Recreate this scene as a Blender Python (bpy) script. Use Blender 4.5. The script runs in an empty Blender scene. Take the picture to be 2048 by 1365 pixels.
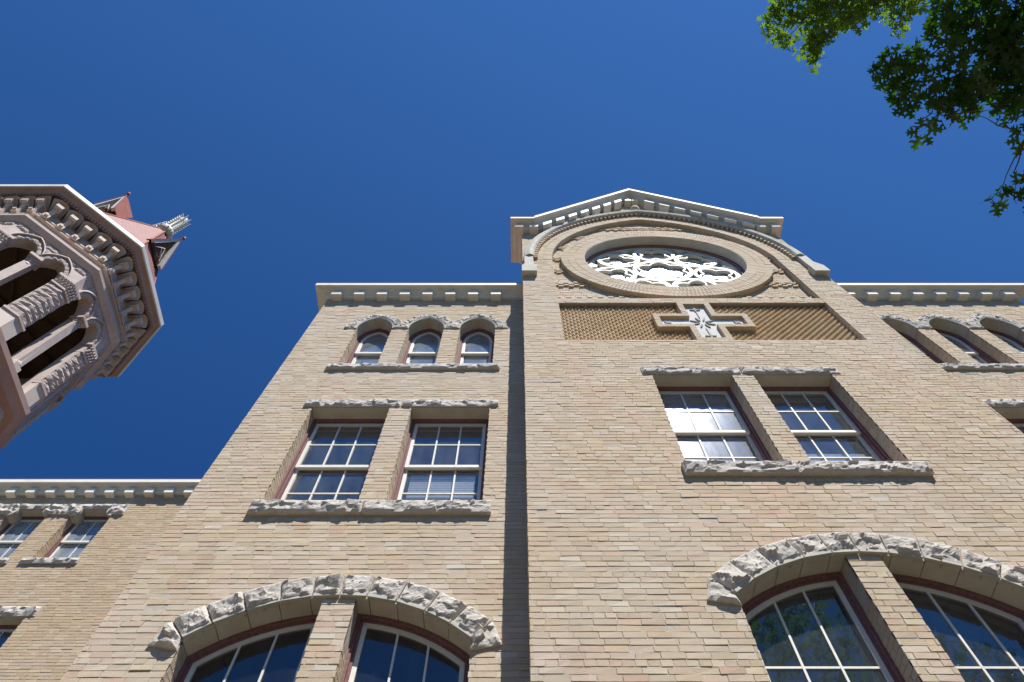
import bpy, math, random
import numpy as np
from mathutils import Vector, noise, geometry
R = math.radians
random.seed(7)
rng = np.random.default_rng(11)
S = bpy.context.scene
COL = S.collection

# ------------------------------------------------------------------ camera, sky, sun, exposure
FPX, VZ, X0 = 1345.0, 626.0, 1036.0
PITCH = math.atan2(FPX, VZ)
cd = bpy.data.cameras.new('camera'); cam = bpy.data.objects.new('camera', cd); COL.objects.link(cam)
cam.location = (0, 0, 1.6); cam.rotation_euler = (math.pi / 2 + PITCH, 0, 0)
cd.sensor_width = 36; cd.lens = FPX / 2048 * 36; cd.shift_x = -(X0 - 1024) / 2048
cd.clip_start = .05; cd.clip_end = 3000
S.camera = cam
SUN_EL, SUN_AZ = R(60.4), R(24.3)            # azimuth measured from -Y towards +X
sd = Vector((math.sin(SUN_AZ) * math.cos(SUN_EL), -math.cos(SUN_AZ) * math.cos(SUN_EL), math.sin(SUN_EL)))
W = bpy.data.worlds.new('World'); S.world = W; W.use_nodes = True
nt = W.node_tree; bg = nt.nodes['Background']
sk = nt.nodes.new('ShaderNodeTexSky'); sk.sky_type = 'NISHITA'; sk.sun_disc = False
sk.sun_elevation = SUN_EL; sk.sun_rotation = math.pi - SUN_AZ
sk.altitude = 0; sk.air_density = 1.0; sk.dust_density = 0; sk.ozone_density = 10.0
# clear dry air: deepest blue far from the sun, as skylight polarises
tcd = nt.nodes.new('ShaderNodeTexCoord'); dp = nt.nodes.new('ShaderNodeVectorMath'); dp.operation = 'DOT_PRODUCT'
nt.links.new(tcd.outputs['Generated'], dp.inputs[0]); dp.inputs[1].default_value = sd
cr_ = nt.nodes.new('ShaderNodeValToRGB'); cr_.color_ramp.elements[0].position = .2; cr_.color_ramp.elements[0].color = (.165, .41, .63, 1)
cr_.color_ramp.elements[1].position = .92; cr_.color_ramp.elements[1].color = (.475, .755, .955, 1)
nt.links.new(dp.outputs['Value'], cr_.inputs[0]); mm = nt.nodes.new('ShaderNodeMix'); mm.data_type = 'RGBA'; mm.blend_type = 'MULTIPLY'; mm.inputs[0].default_value = 1
nt.links.new(sk.outputs[0], mm.inputs[6]); nt.links.new(cr_.outputs[0], mm.inputs[7])
nt.links.new(mm.outputs[2], bg.inputs[0]); bg.inputs[1].default_value = .096
sl = bpy.data.lights.new('sun', 'SUN'); sl.energy = 4.8; sl.angle = R(.5); sl.color = (1, .965, .9)
so = bpy.data.objects.new('sun', sl); COL.objects.link(so)
so.rotation_euler = sd.to_track_quat('Z', 'Y').to_euler()
S.view_settings.view_transform = 'Standard'; S.view_settings.look = 'None'
S.view_settings.exposure = .60; S.view_settings.gamma = 1

# ------------------------------------------------------------------ materials
def mat(name):
    m = bpy.data.materials.new(name); m.use_nodes = True
    t = m.node_tree; return m, t, t.nodes['Principled BSDF']
def nd(t, typ, **k):
    n = t.nodes.new(typ)
    for a, v in k.items():
        if a.startswith('i_'): n.inputs[int(a[2:])].default_value = v
        else: setattr(n, a, v)
    return n
def ramp(t, stops):
    n = t.nodes.new('ShaderNodeValToRGB'); e = n.color_ramp.elements
    while len(e) < len(stops): e.new(.5)
    for q, (p, c) in zip(e, stops): q.position = p; q.color = (*c, 1)
    return n
def mixc(t, a, b, fac, mode='MIX'):
    n = t.nodes.new('ShaderNodeMix'); n.data_type = 'RGBA'; n.blend_type = mode
    for i, v in ((0, fac), (6, a), (7, b)):
        if hasattr(v, 'links') or hasattr(v, 'is_linked'): t.links.new(v, n.inputs[i])
        else: n.inputs[i].default_value = v if i == 0 else (*v, 1)
    return n.outputs[2]
def noi(t, scale, detail=4, rough=.6, co=None, sc=None):
    n = t.nodes.new('ShaderNodeTexNoise'); n.inputs['Scale'].default_value = scale
    n.inputs['Detail'].default_value = detail; n.inputs['Roughness'].default_value = rough
    g = t.nodes.new('ShaderNodeNewGeometry')
    src = g.outputs['Position'] if co is None else co
    if sc:
        m = t.nodes.new('ShaderNodeMapping'); m.inputs['Scale'].default_value = sc
        t.links.new(src, m.inputs[0]); src = m.outputs[0]
    t.links.new(src, n.inputs['Vector']); return n.outputs[0]
def rng_map(t, s, a, b, c=0., d=1.):
    n = t.nodes.new('ShaderNodeMapRange')
    for i, v in enumerate((a, b, c, d)): n.inputs[i + 1].default_value = v
    t.links.new(s, n.inputs[0]); return n.outputs[0]
def bump(t, b, h, st, dist=.01):
    n = t.nodes.new('ShaderNodeBump'); n.inputs['Strength'].default_value = st; n.inputs['Distance'].default_value = dist
    t.links.new(h, n.inputs['Height']); t.links.new(n.outputs[0], b.inputs['Normal'])

def brick_mat(name, tone=(1, 1, 1), island=True, warm=.0):
    m, t, b = mat(name); g = t.nodes.new('ShaderNodeNewGeometry')
    rp = ramp(t, [(0, (.52, .425, .295)), (.14, (.47, .375, .245)), (.28, (.55, .455, .325)), (.44, (.505, .405, .27)), (.56, (.54, .42, .305)),
                  (.68, (.58, .49, .37)), (.80, (.49, .405, .285)), (.90, (.53, .375, .27)), (.96, (.56, .47, .30)), (1, (.61, .54, .44))])
    rp.color_ramp.interpolation = 'LINEAR'
    t.links.new(g.outputs['Random Per Island'], rp.inputs[0])
    c = rp.outputs[0]
    f = rng_map(t, noi(t, 22, 5, .7), .3, .72)
    c = mixc(t, c, (.62, .56, .46), f); c.node.inputs[0].default_value = 0
    mx = c.node; # mottling of each brick
    c2 = mixc(t, rp.outputs[0], (.58, .51, .40), rng_map(t, noi(t, 26, 5, .72), .45, .8, 0, .5))
    c3 = mixc(t, c2, (.30, .235, .16), rng_map(t, noi(t, 60, 4, .8), .6, .85, 0, .35))
    pk = mixc(t, c3, (.62, .36, .27), rng_map(t, noi(t, 1.3, 4, .7, sc=(1, 1, .35)), .54, .76, 0, .36 + warm))
    gy = mixc(t, pk, (.55, .51, .46), rng_map(t, noi(t, .7, 5, .6), .45, .74, 0, .45))
    gy = mixc(t, gy, (.30, .25, .18), rng_map(t, noi(t, 3.2, 4, .65, sc=(1, 1, .12)), .56, .8, 0, .30))
    gy = mixc(t, gy, (.34, .28, .20), rng_map(t, noi(t, .45, 5, .65), .52, .8, 0, .28))
    out = mixc(t, gy, tone, 1., 'MULTIPLY')
    out = mixc(t, out, (.24, .19, .13), rng_map(t, noi(t, 150, 3, .8), .62, .74, 0, .35)); t.links.new(out, b.inputs['Base Color']); b.inputs['Roughness'].default_value = .9
    b.inputs['Specular IOR Level'].default_value = .15
    bump(t, b, noi(t, 70, 6, .75), .55, .008)
    return m
M_BR = brick_mat('buff_brick', (1.0, .992, 1.0))
M_BR2 = brick_mat('yellowish_brick', (.92, .87, .82))
M_BRD = brick_mat('moulded_brick', (1.04, .96, .83))

def plain(name, c1, c2, scale=8, rough=.85, bs=.3, bscale=40, spec=.2, dist=.006, dirt=None):
    m, t, b = mat(name)
    c = mixc(t, c1, c2, rng_map(t, noi(t, scale, 5, .65), .32, .7))
    t.links.new(c, b.inputs['Base Color']); b.inputs['Roughness'].default_value = rough
    b.inputs['Specular IOR Level'].default_value = spec
    if dirt:
        c = mixc(t, c, dirt, rng_map(t, noi(t, scale * 2.6, 6, .75), .52, .78, 0, .75)); c = mixc(t, c, (.30, .26, .20), rng_map(t, noi(t, 1.1, 4, .6), .55, .8, 0, .35))
        t.links.new(c, b.inputs['Base Color'])
    if bs: bump(t, b, noi(t, bscale, 6, .7), bs, dist)
    return m
M_MORT = plain('lime_mortar', (.40, .35, .285), (.53, .48, .41), 30, .95, .5, 120)
M_DARKMORT = plain('deep_joint', (.20, .16, .11), (.26, .21, .15), 20, .95, .3, 60)
M_LIME = plain('rough_limestone', (.62, .575, .52), (.49, .45, .40), 7, .9, .8, 45, .15, .012, (.33, .28, .22))
M_ASH = plain('smooth_limestone', (.47, .42, .33), (.58, .53, .44), 5, .85, .25, 60)
M_GREY = plain('weathered_stone', (.44, .42, .36), (.56, .53, .46), 4, .85, .3, 50)
M_PAINT = plain('cream_paint', (.76, .71, .62), (.82, .78, .70), 3, .6, .08, 30, .35, .006, (.64, .58, .48))
M_SASH = plain('sash_paint', (.66, .64, .57), (.76, .74, .67), 14, .55, .12, 60, .4)
M_MAR = plain('maroon_paint', (.17, .078, .075), (.27, .15, .145), 26, .75, .4, 60, .25)
M_COPPER = plain('brown_flashing', (.26, .15, .10), (.34, .20, .14), 5, .7, .1, 20)
M_TOWROCK = plain('tower_rock', (.54, .46, .415), (.42, .34, .30), 3, .9, 1., 9, .15, .05, (.26, .20, .17))
M_TOW = plain('tower_stone', (.46, .375, .335), (.56, .47, .42), 1.6, .85, .35, 14, .2, .006, (.36, .28, .24))
M_TOWC = plain('tower_cornice_stone', (.54, .45, .38), (.62, .53, .46), 1.3, .75, .12, 14)
M_TOWR = plain('tower_copper_trim', (.33, .215, .175), (.42, .29, .24), 1.5, .6, .08, 12)
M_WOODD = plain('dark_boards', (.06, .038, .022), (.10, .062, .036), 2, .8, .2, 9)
M_SILVER = plain('pale_metal', (.62, .61, .56), (.50, .50, .46), 4, .45, .1, 20, .5)
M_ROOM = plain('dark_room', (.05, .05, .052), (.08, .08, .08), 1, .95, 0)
M_BARK = plain('bark', (.075, .055, .04), (.13, .10, .075), 14, .95, .8, 30, .1, .03)
M_CARVE = plain('carved_stone', (.50, .49, .47), (.62, .61, .58), 5, .8, .15, 40)
M_CARVD = plain('carving_grey_stone', (.27, .27, .25), (.36, .35, .33), 9, .85, .15, 40)  # darker grey of the relief motifs

def slate():
    m, t, b = mat('red_slate'); g = t.nodes.new('ShaderNodeNewGeometry')
    sp = t.nodes.new('ShaderNodeSeparateXYZ'); t.links.new(g.outputs['Position'], sp.inputs[0])
    add = t.nodes.new('ShaderNodeMath'); add.operation = 'ADD'
    t.links.new(sp.outputs[0], add.inputs[0]); t.links.new(sp.outputs[1], add.inputs[1])
    cb = t.nodes.new('ShaderNodeCombineXYZ'); t.links.new(add.outputs[0], cb.inputs[0]); t.links.new(sp.outputs[2], cb.inputs[1])
    k = t.nodes.new('ShaderNodeTexBrick'); k.inputs['Scale'].default_value = 1
    k.inputs['Brick Width'].default_value = .34; k.inputs['Row Height'].default_value = .30; k.inputs['Mortar Size'].default_value = .022
    k.inputs['Color1'].default_value = (.235, .085, .078, 1); k.inputs['Color2'].default_value = (.30, .12, .11, 1); k.inputs['Mortar'].default_value = (.17, .07, .06, 1)
    t.links.new(cb.outputs[0], k.inputs['Vector'])
    t.links.new(k.outputs[0], b.inputs['Base Color']); b.inputs['Roughness'].default_value = .7
    return m
M_SLATE = slate()
M_REDW = plain('red_boards', (.28, .10, .075), (.36, .14, .11), 3, .7, .2, 12)

def glass(name, haze=.06, rough=.16, tint=(.80, .83, .86), dust=.05, ior=1.7):
    m, t, b = mat(name); t.nodes.remove(b); out = t.nodes['Material Output']
    tr = nd(t, 'ShaderNodeBsdfTransparent'); tr.inputs[0].default_value = (*tint, 1)
    gl = nd(t, 'ShaderNodeBsdfGlossy'); gl.inputs[0].default_value = (1, 1, 1, 1); gl.inputs['Roughness'].default_value = .012
    g2 = nd(t, 'ShaderNodeBsdfGlossy'); g2.inputs[0].default_value = (.9, .93, 1, 1); g2.inputs['Roughness'].default_value = rough
    lw = nd(t, 'ShaderNodeLayerWeight'); pw = nd(t, 'ShaderNodeMath'); pw.operation = 'POWER'; t.links.new(lw.outputs['Facing'], pw.inputs[0]); pw.inputs[1].default_value = 3.6
    fr = nd(t, 'ShaderNodeMath'); fr.operation = 'MULTIPLY_ADD'; t.links.new(pw.outputs[0], fr.inputs[0]); fr.inputs[1].default_value = .85; fr.inputs[2].default_value = .05 * (ior - 1) / .5
    bp = nd(t, 'ShaderNodeBump'); bp.inputs['Strength'].default_value = .12; bp.inputs['Distance'].default_value = .02
    t.links.new(noi(t, 2.6, 2, .5), bp.inputs['Height']); t.links.new(bp.outputs[0], gl.inputs['Normal']); 
    m1 = nd(t, 'ShaderNodeMixShader'); t.links.new(fr.outputs[0], m1.inputs[0]); t.links.new(tr.outputs[0], m1.inputs[1]); t.links.new(gl.outputs[0], m1.inputs[2])
    m2 = nd(t, 'ShaderNodeMixShader')
    t.links.new(rng_map(t, noi(t, 7, 5, .7, sc=(1, 1, .25)), .3, .75, haze * .35, haze), m2.inputs[0])
    t.links.new(m1.outputs[0], m2.inputs[1]); t.links.new(g2.outputs[0], m2.inputs[2])
    df = nd(t, 'ShaderNodeBsdfDiffuse'); df.inputs[0].default_value = (.50, .56, .62, 1); m3 = nd(t, 'ShaderNodeMixShader')
    t.links.new(rng_map(t, noi(t, 4, 5, .7, sc=(1, 1, .4)), .3, .75, dust * .4, dust * 1.8), m3.inputs[0]); t.links.new(m2.outputs[0], m3.inputs[1]); t.links.new(df.outputs[0], m3.inputs[2])
    t.links.new(m3.outputs[0], out.inputs[0]); return m
M_GLASS = glass('window_glass')
M_GLASSD = glass('dusty_glass', .11, .17, dust=.18)
M_GLASSK = glass('clear_dark_glass', .03, .16, (.6, .63, .66), .012, 1.5)
M_GLASSR = glass('rose_glass', .8, .30, (.85, .85, .85), .15)

def blind_mat():
    m, t, b = mat('blind_slats'); g = t.nodes.new('ShaderNodeNewGeometry')
    w = t.nodes.new('ShaderNodeTexWave'); w.bands_direction = 'Z'; w.inputs['Scale'].default_value = 6.3; w.inputs['Distortion'].default_value = .25
    t.links.new(g.outputs['Position'], w.inputs[0])
    c = mixc(t, (.50, .51, .52), (.86, .87, .88), w.outputs[0]); t.links.new(c, b.inputs['Base Color']); b.inputs['Roughness'].default_value = .6
    return m
M_BLIND = blind_mat()

def leaf_mat(name, c1, c2, tl):
    m, t, b = mat(name); t.nodes.remove(b); out = t.nodes['Material Output']; g = t.nodes.new('ShaderNodeNewGeometry')
    rp = ramp(t, [(0, c1), (1, c2)]); t.links.new(g.outputs['Random Per Island'], rp.inputs[0])
    d = nd(t, 'ShaderNodeBsdfDiffuse'); t.links.new(rp.outputs[0], d.inputs[0])
    tt = nd(t, 'ShaderNodeBsdfTranslucent'); t.links.new(mixc(t, rp.outputs[0], tl, .6), tt.inputs[0])
    gl = nd(t, 'ShaderNodeBsdfGlossy'); gl.inputs['Roughness'].default_value = .38
    m1 = nd(t, 'ShaderNodeMixShader'); m1.inputs[0].default_value = .5; t.links.new(d.outputs[0], m1.inputs[1]); t.links.new(tt.outputs[0], m1.inputs[2])
    m2 = nd(t, 'ShaderNodeMixShader'); m2.inputs[0].default_value = .03; t.links.new(m1.outputs[0], m2.inputs[1]); t.links.new(gl.outputs[0], m2.inputs[2])
    t.links.new(m2.outputs[0], out.inputs[0]); return m
M_LEAFD = leaf_mat('oak_leaf_shaded', (.016, .046, .006), (.034, .086, .010), (.07, .19, .010))  # shade under the boughs is put into this dark leaf green
M_LEAFB = leaf_mat('oak_leaf_sunlit', (.04, .095, .012), (.10, .175, .02), (.24, .42, .025))  # paler copy of the leaf green, with sunlight put into the colour

# ------------------------------------------------------------------ object helpers
def empty(name, loc=(0, 0, 0)):
    o = bpy.data.objects.new(name, None); o.location = loc; COL.objects.link(o); return o
def tag(o, label=None, cat=None, group=None, kind=None):
    for k, v in (('label', label), ('category', cat), ('group', group), ('kind', kind)):
        if v: o[k] = v
    return o
class MB:
    def __init__(s): s.v = []; s.f = []; s.mi = []; s.cur = 0
    def add(s, vs, fs):
        n = len(s.v); s.v += [tuple(p) for p in vs]; s.f += [tuple(i + n for i in f) for f in fs]; s.mi += [s.cur] * len(fs)
    def box(s, x0, x1, y0, y1, z0, z1):
        s.add([(x0, y0, z0), (x1, y0, z0), (x1, y1, z0), (x0, y1, z0), (x0, y0, z1), (x1, y0, z1), (x1, y1, z1), (x0, y1, z1)],
              [(0, 3, 2, 1), (4, 5, 6, 7), (0, 1, 5, 4), (1, 2, 6, 5), (2, 3, 7, 6), (3, 0, 4, 7)])
    def prism(s, poly, y0, y1):                       # poly in XZ, extruded y0..y1
        n = len(poly)
        s.add([(x, y0, z) for x, z in poly] + [(x, y1, z) for x, z in poly],
              [tuple(range(n)), tuple(range(2 * n - 1, n - 1, -1))] + [(i, i + n, (i + 1) % n + n, (i + 1) % n) for i in range(n)])
    def ring(s, pa, pb, y0, y1):                      # matching outer / inner outlines in XZ
        n = len(pa)
        s.add([(x, y0, z) for x, z in pa] + [(x, y0, z) for x, z in pb] + [(x, y1, z) for x, z in pb] + [(x, y1, z) for x, z in pa],
              [(i + a * n, (i + 1) % n + a * n, (i + 1) % n + ((a + 1) % 4) * n, i + ((a + 1) % 4) * n) for a in range(4) for i in range(n)])
    def tube(s, pts, rads, seg=8, cap=True):
        pts = [Vector(p) for p in pts]; n = len(pts); vs = []; fs = []
        for i, p in enumerate(pts):
            d = (pts[min(i + 1, n - 1)] - pts[max(i - 1, 0)]).normalized()
            a = d.cross(Vector((.13, .27, .95)));
            if a.length < .05: a = d.cross(Vector((1, 0, 0)))
            a.normalize(); b = d.cross(a)
            r = rads[i] if hasattr(rads, '__len__') else rads
            for k in range(seg):
                q = 2 * math.pi * k / seg; vs.append(p + a * (r * math.cos(q)) + b * (r * math.sin(q)))
        for i in range(n - 1):
            for k in range(seg): fs.append((i * seg + k, i * seg + (k + 1) % seg, (i + 1) * seg + (k + 1) % seg, (i + 1) * seg + k))
        if cap: fs += [tuple(range(seg))[::-1], tuple(range((n - 1) * seg, n * seg))]
        s.add(vs, fs)
    def lathe(s, c, prof, seg=16):                    # prof [(r, z)] about vertical axis at c
        vs = [(c[0] + r * math.cos(2 * math.pi * k / seg), c[1] + r * math.sin(2 * math.pi * k / seg), c[2] + z) for r, z in prof for k in range(seg)]
        fs = [(i * seg + k, i * seg + (k + 1) % seg, (i + 1) * seg + (k + 1) % seg, (i + 1) * seg + k) for i in range(len(prof) - 1) for k in range(seg)]
        fs += [tuple(range(seg))[::-1], tuple(range((len(prof) - 1) * seg, len(prof) * seg))]
        s.add(vs, fs)
    def build(s, name, m, parent=None, smooth=False, fn=None):
        vs = [fn(p) for p in s.v] if fn else s.v
        me = bpy.data.meshes.new(name); me.from_pydata(vs, [], s.f)
        for q in (m if isinstance(m, (list, tuple)) else [m]): me.materials.append(q)
        if len(me.materials) > 1: me.polygons.foreach_set('material_index', s.mi)
        if smooth: me.polygons.foreach_set('use_smooth', [True] * len(s.f))
        me.update(); o = bpy.data.objects.new(name, me); COL.objects.link(o)
        if parent: o.parent = parent
        return o

def np_build(name, V, F, m, parent):
    me = bpy.data.meshes.new(name); me.vertices.add(len(V)); me.vertices.foreach_set('co', V.astype(np.float32).ravel())
    me.loops.add(F.size); me.loops.foreach_set('vertex_index', F.astype(np.int32).ravel())
    me.polygons.add(len(F)); me.polygons.foreach_set('loop_start', np.arange(0, F.size, 4, dtype=np.int32))
    me.update(calc_edges=True); me.validate(); me.shade_flat(); me.materials.append(m)
    o = bpy.data.objects.new(name, me); COL.objects.link(o)
    if parent: o.parent = parent
    return o

class Bricks:
    """real bricks: each one its own little block standing proud of the mortar"""
    FQ = np.array([(4, 5, 6, 7), (0, 1, 5, 4), (1, 2, 6, 5), (2, 3, 7, 6), (3, 0, 4, 7)])
    def __init__(s): s.B = []
    def quad(s, c4, O, ux, n, back, front):           # c4: four (x,z) corners anticlockwise seen from the front
        s.B.append((c4, O, ux, n, back, front))
    def lay(s, O, ux, n, polys, masks=(), L=.213, H=.0715, proud=.0105, bands=None, head=7, j=.011, off=0., zmin=None):
        allp = [np.array(p) for p in polys]
        zs = np.concatenate([p[:, 1] for p in allp[:1]]); z0 = zs.min() if zmin is None else zmin; z1 = zs.max()
        def spans(ps, z):
            xs = []
            for p in ps:
                for a, b in zip(p, np.roll(p, -1, 0)):
                    if (a[1] > z) != (b[1] > z): xs.append(a[0] + (z - a[1]) / (b[1] - a[1]) * (b[0] - a[0]))
            xs.sort(); return list(zip(xs[::2], xs[1::2]))
        k0 = int(math.floor(z0 / H)); k1 = int(math.ceil(z1 / H))
        for k in range(k0, k1 + 1):
            zm = (k + .5) * H
            iv = spans(allp, zm)
            for mk in masks:
                for a, b in spans([np.array(mk)], zm):
                    nv = []
                    for p, q in iv:
                        if b <= p or a >= q: nv.append((p, q)); continue
                        if a > p: nv.append((p, a))
                        if b < q: nv.append((b, q))
                    iv = nv
            l = L; hd = (k % head == 0)
            inband = bands is not None and any(a <= zm < b for a, b in bands)
            if hd or inband: l = L / 2
            base = off + ((0 if k % 2 else l / 2) + .03 * ((k * 37) % 5) if not inband else (0 if k % 2 else l))
            lo = min([a for a, b in iv], default=0); hi = max([b for a, b in iv], default=0)
            m0 = int(math.floor((lo - base) / l)); m1 = int(math.ceil((hi - base) / l))
            wz = .004 * math.sin(k * 1.7)
            for i in range(m0, m1 + 1):
                a = base + i * l; b = a + l
                for p, q in iv:
                    x0 = max(a, p); x1 = min(b, q)
                    if 0 < q - b < .032: x1 = q
                    if 0 < a - p < .032: x0 = p
                    if x1 - x0 < .03: continue
                    if a > p and x0 > p: x0 += j * .33
                    if b < q and x1 < q: x1 -= j * .33
                    r = rng.normal(0, 1, 12)
                    fr = proud + np.clip(r[0] * .0017, -.005, .005)
                    if inband and (i % 2 == 0): fr += .037
                    za = k * H + j * .5 + r[1] * .0012; zb = (k + 1) * H - j * .5 + r[2] * .0012
                    e = r[3:11] * .0021
                    s.B.append((((x0 + (e[0] if a > p else 0), za + e[1]), (x1 + (e[2] if b < q else 0), za + e[3]), (x1 + (e[4] if b < q else 0), zb + e[5]), (x0 + (e[6] if a > p else 0), zb + e[7])), O, ux, n, -.02, fr))
    def build(s, name, m, parent):
        N = len(s.B); c4 = np.array([b[0] for b in s.B]); O = np.array([tuple(b[1]) for b in s.B]); ux = np.array([tuple(b[2]) for b in s.B])
        n = np.array([tuple(b[3]) for b in s.B]); bk = np.array([b[4] for b in s.B]); fr = np.array([b[5] for b in s.B])
        jit = rng.normal(0, .0011, (N, 4))
        Zv = np.array([0, 0, 1.])
        base = O[:, None] + c4[:, :, :1] * ux[:, None] + c4[:, :, 1:] * Zv
        Vb = base + (bk[:, None, None]) * n[:, None]; Vf = base + (fr[:, None] + jit)[..., None] * n[:, None]
        V = np.concatenate([Vb, Vf], 1).reshape(-1, 3)
        F = (np.arange(N)[:, None, None] * 8 + s.FQ[None]).reshape(-1, 4)
        return np_build(name, V, F, m, parent)

def wall_panel(name, outline, holes, y0, y1, m, parent, back=False):
    """flat masonry backing in the XZ plane with real holes"""
    polys = [outline] + holes
    tris = geometry.tessellate_polygon([[Vector((x, z, 0)) for x, z in p] for p in polys])
    pts = [p for q in polys for p in q]; n = len(pts)
    mb = MB(); vs = [(x, y0, z) for x, z in pts] + [(x, y1, z) for x, z in pts]; fs = []
    for t in tris:
        (ax, az), (bx, bz), (cx, cz) = (pts[i] for i in t)
        ccw = (bx - ax) * (cz - az) - (bz - az) * (cx - ax) > 0
        f = tuple(t) if ccw else tuple(t)[::-1]
        fs.append(f)
        if back: fs.append(tuple(i + n for i in f[::-1]))
    o = 0
    for p in polys:
        k = len(p)
        for i in range(k): a, b = o + i, o + (i + 1) % k; fs.append((a, b, b + n, a + n))
        o += k
    mb.add(vs, fs); return mb.build(name, m, parent)

def fbm(x, y, z, o=5): return noise.fractal(Vector((x, y, z)), .9, 2.1, o)
def facet(x, z, seed, k):
    """chiselled planes: every cell of the rock face is a tilted facet"""
    v = Vector((x * k + seed * 7, z * k * 1.25, seed)); q = noise.voronoi(v)[1][0]; g = noise.cell_vector(q * 3.7)
    return .50 + .42 * noise.cell(q * 5.1) + (v.x - q.x) * (g.x - .5) * 1.0 + (v.y - q.y) * (g.y - .4) * 1.1
def rock(mb, quad, y, bulge=.06, base=.03, cell=.03, seed=0., margin=.16, frame=None, sc=5.):
    """rock faced stone: bilinear patch over an XZ quad (BL, BR, TR, TL), standing 'base' to 'base+bulge' proud of plane y"""
    q = [Vector((a, b)) for a, b in quad]
    n = max(3, int(max((q[1] - q[0]).length, (q[2] - q[3]).length) / cell)); m = max(3, int(max((q[3] - q[0]).length, (q[2] - q[1]).length) / cell))
    n = min(n, 120); m = min(m, 26); vs = []
    for j in range(m + 1):
        for i in range(n + 1):
            u, v = i / n, j / m
            p = (q[0] * (1 - u) + q[1] * u) * (1 - v) + (q[3] * (1 - u) + q[2] * u) * v
            e = min(u * n, (1 - u) * n) * cell; g = min(v * m, (1 - v) * m) * cell
            fall = min(1, min(e, g) / (margin * .25 + 1e-6)) ** .6
            h = facet(p.x * .75, p.y, seed, 1.75 * sc) + .20 * fbm(p.x * sc * 3.2, seed, p.y * sc * 3.6)
            h = max(.05, min(1.4, h))
            jx = .004 * noise.noise(Vector((p.x * 30, p.y * 30, seed)))
            vs.append((p.x + jx, y - base - bulge * h * fall, p.y + jx))
    fs = [(j * (n + 1) + i, j * (n + 1) + i + 1, (j + 1) * (n + 1) + i + 1, (j + 1) * (n + 1) + i) for j in range(m) for i in range(n)]
    per = [(i, 0) for i in range(n)] + [(n, j) for j in range(m)] + [(i, m) for i in range(n, 0, -1)] + [(0, j) for j in range(m, 0, -1)]
    k = len(vs); ids = [b * (n + 1) + a for a, b in per]
    for i in ids: vs.append((vs[i][0], y + .01, vs[i][2]))
    L = len(ids)
    fs += [(ids[i], k + i, k + (i + 1) % L, ids[(i + 1) % L]) for i in range(L)]
    mb.add(vs, fs)

def rock_strip(mb, inn, out, y, bulge, base, seed=0., m=7, sub=5):
    """rock face between two outlines, worked as one stone"""
    A, B = [], []
    for k in range(len(inn) - 1):
        for q in range(sub): A.append(Vector(inn[k]).lerp(Vector(inn[k + 1]), q / sub)); B.append(Vector(out[k]).lerp(Vector(out[k + 1]), q / sub))
    A.append(Vector(inn[-1])); B.append(Vector(out[-1])); n = len(A) - 1; vs = []
    for j in range(m + 1):
        for i in range(n + 1):
            p = A[i].lerp(B[i], j / m); e = 0 if i in (0, n) or j in (0, m) else 1
            h = facet(p.x, p.y, seed, 11) + .2 * fbm(p.x * 17, seed, p.y * 17)
            vs.append((p.x, y - base - bulge * e * max(.05, min(1.3, h)), p.y))
    N = n + 1; fs = [(j * N + i, (j + 1) * N + i, (j + 1) * N + i + 1, j * N + i + 1) for j in range(m) for i in range(n)]
    per = [(i, 0) for i in range(n)] + [(n, j) for j in range(m)] + [(i, m) for i in range(n, 0, -1)] + [(0, j) for j in range(m, 0, -1)]
    k = len(vs); ids = [b * N + a for a, b in per]
    for i in ids: vs.append((vs[i][0], y + .01, vs[i][2]))
    L = len(ids); mb.add(vs, fs + [(ids[i], ids[(i + 1) % L], k + (i + 1) % L, k + i) for i in range(L)])

def sweep_h(mb, path, prof, closed=False, side=1):
    """profile (out, z) swept along a horizontal XY path with mitred corners; outward is to the right of travel * side"""
    P = [Vector(p) for p in path]; n = len(P); rows = []
    for i, p in enumerate(P):
        def nrm(a, b):
            d = (b - a).normalized(); return Vector((d.y, -d.x)) * side
        if closed: n1, n2 = nrm(P[i - 1], p), nrm(p, P[(i + 1) % n])
        else:
            n1 = nrm(P[i - 1], p) if i else nrm(p, P[1]); n2 = nrm(p, P[i + 1]) if i < n - 1 else n1
        mv = (n1 + n2).normalized(); mv = mv / max(.3, mv.dot(n1))
        rows.append([(p.x + mv.x * o, p.y + mv.y * o, z) for o, z in prof])
    k = len(prof); vs = [v for r in rows for v in r]; m = n if closed else n - 1
    fs = [(i * k + j, i * k + (j + 1) % k, ((i + 1) % n) * k + (j + 1) % k, ((i + 1) % n) * k + j) for i in range(m) for j in range(k)]
    if not closed: fs += [tuple(range(k)), tuple(range((n - 1) * k, n * k))[::-1]]
    mb.add(vs, fs)

# ------------------------------------------------------------------ measured layout (metres)
D1, D2, D3 = 4.80, 5.38, 10.65
BX0, BX1 = .114, 6.577; MID = 3.35
WX0 = -4.15; mir = lambda x: 2 * MID - .0 - x
WX1 = mir(WX0)
Zx, Xx = Vector((0, 0, 1)), Vector((1, 0, 0)); NF = Vector((0, -1, 0))

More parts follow.
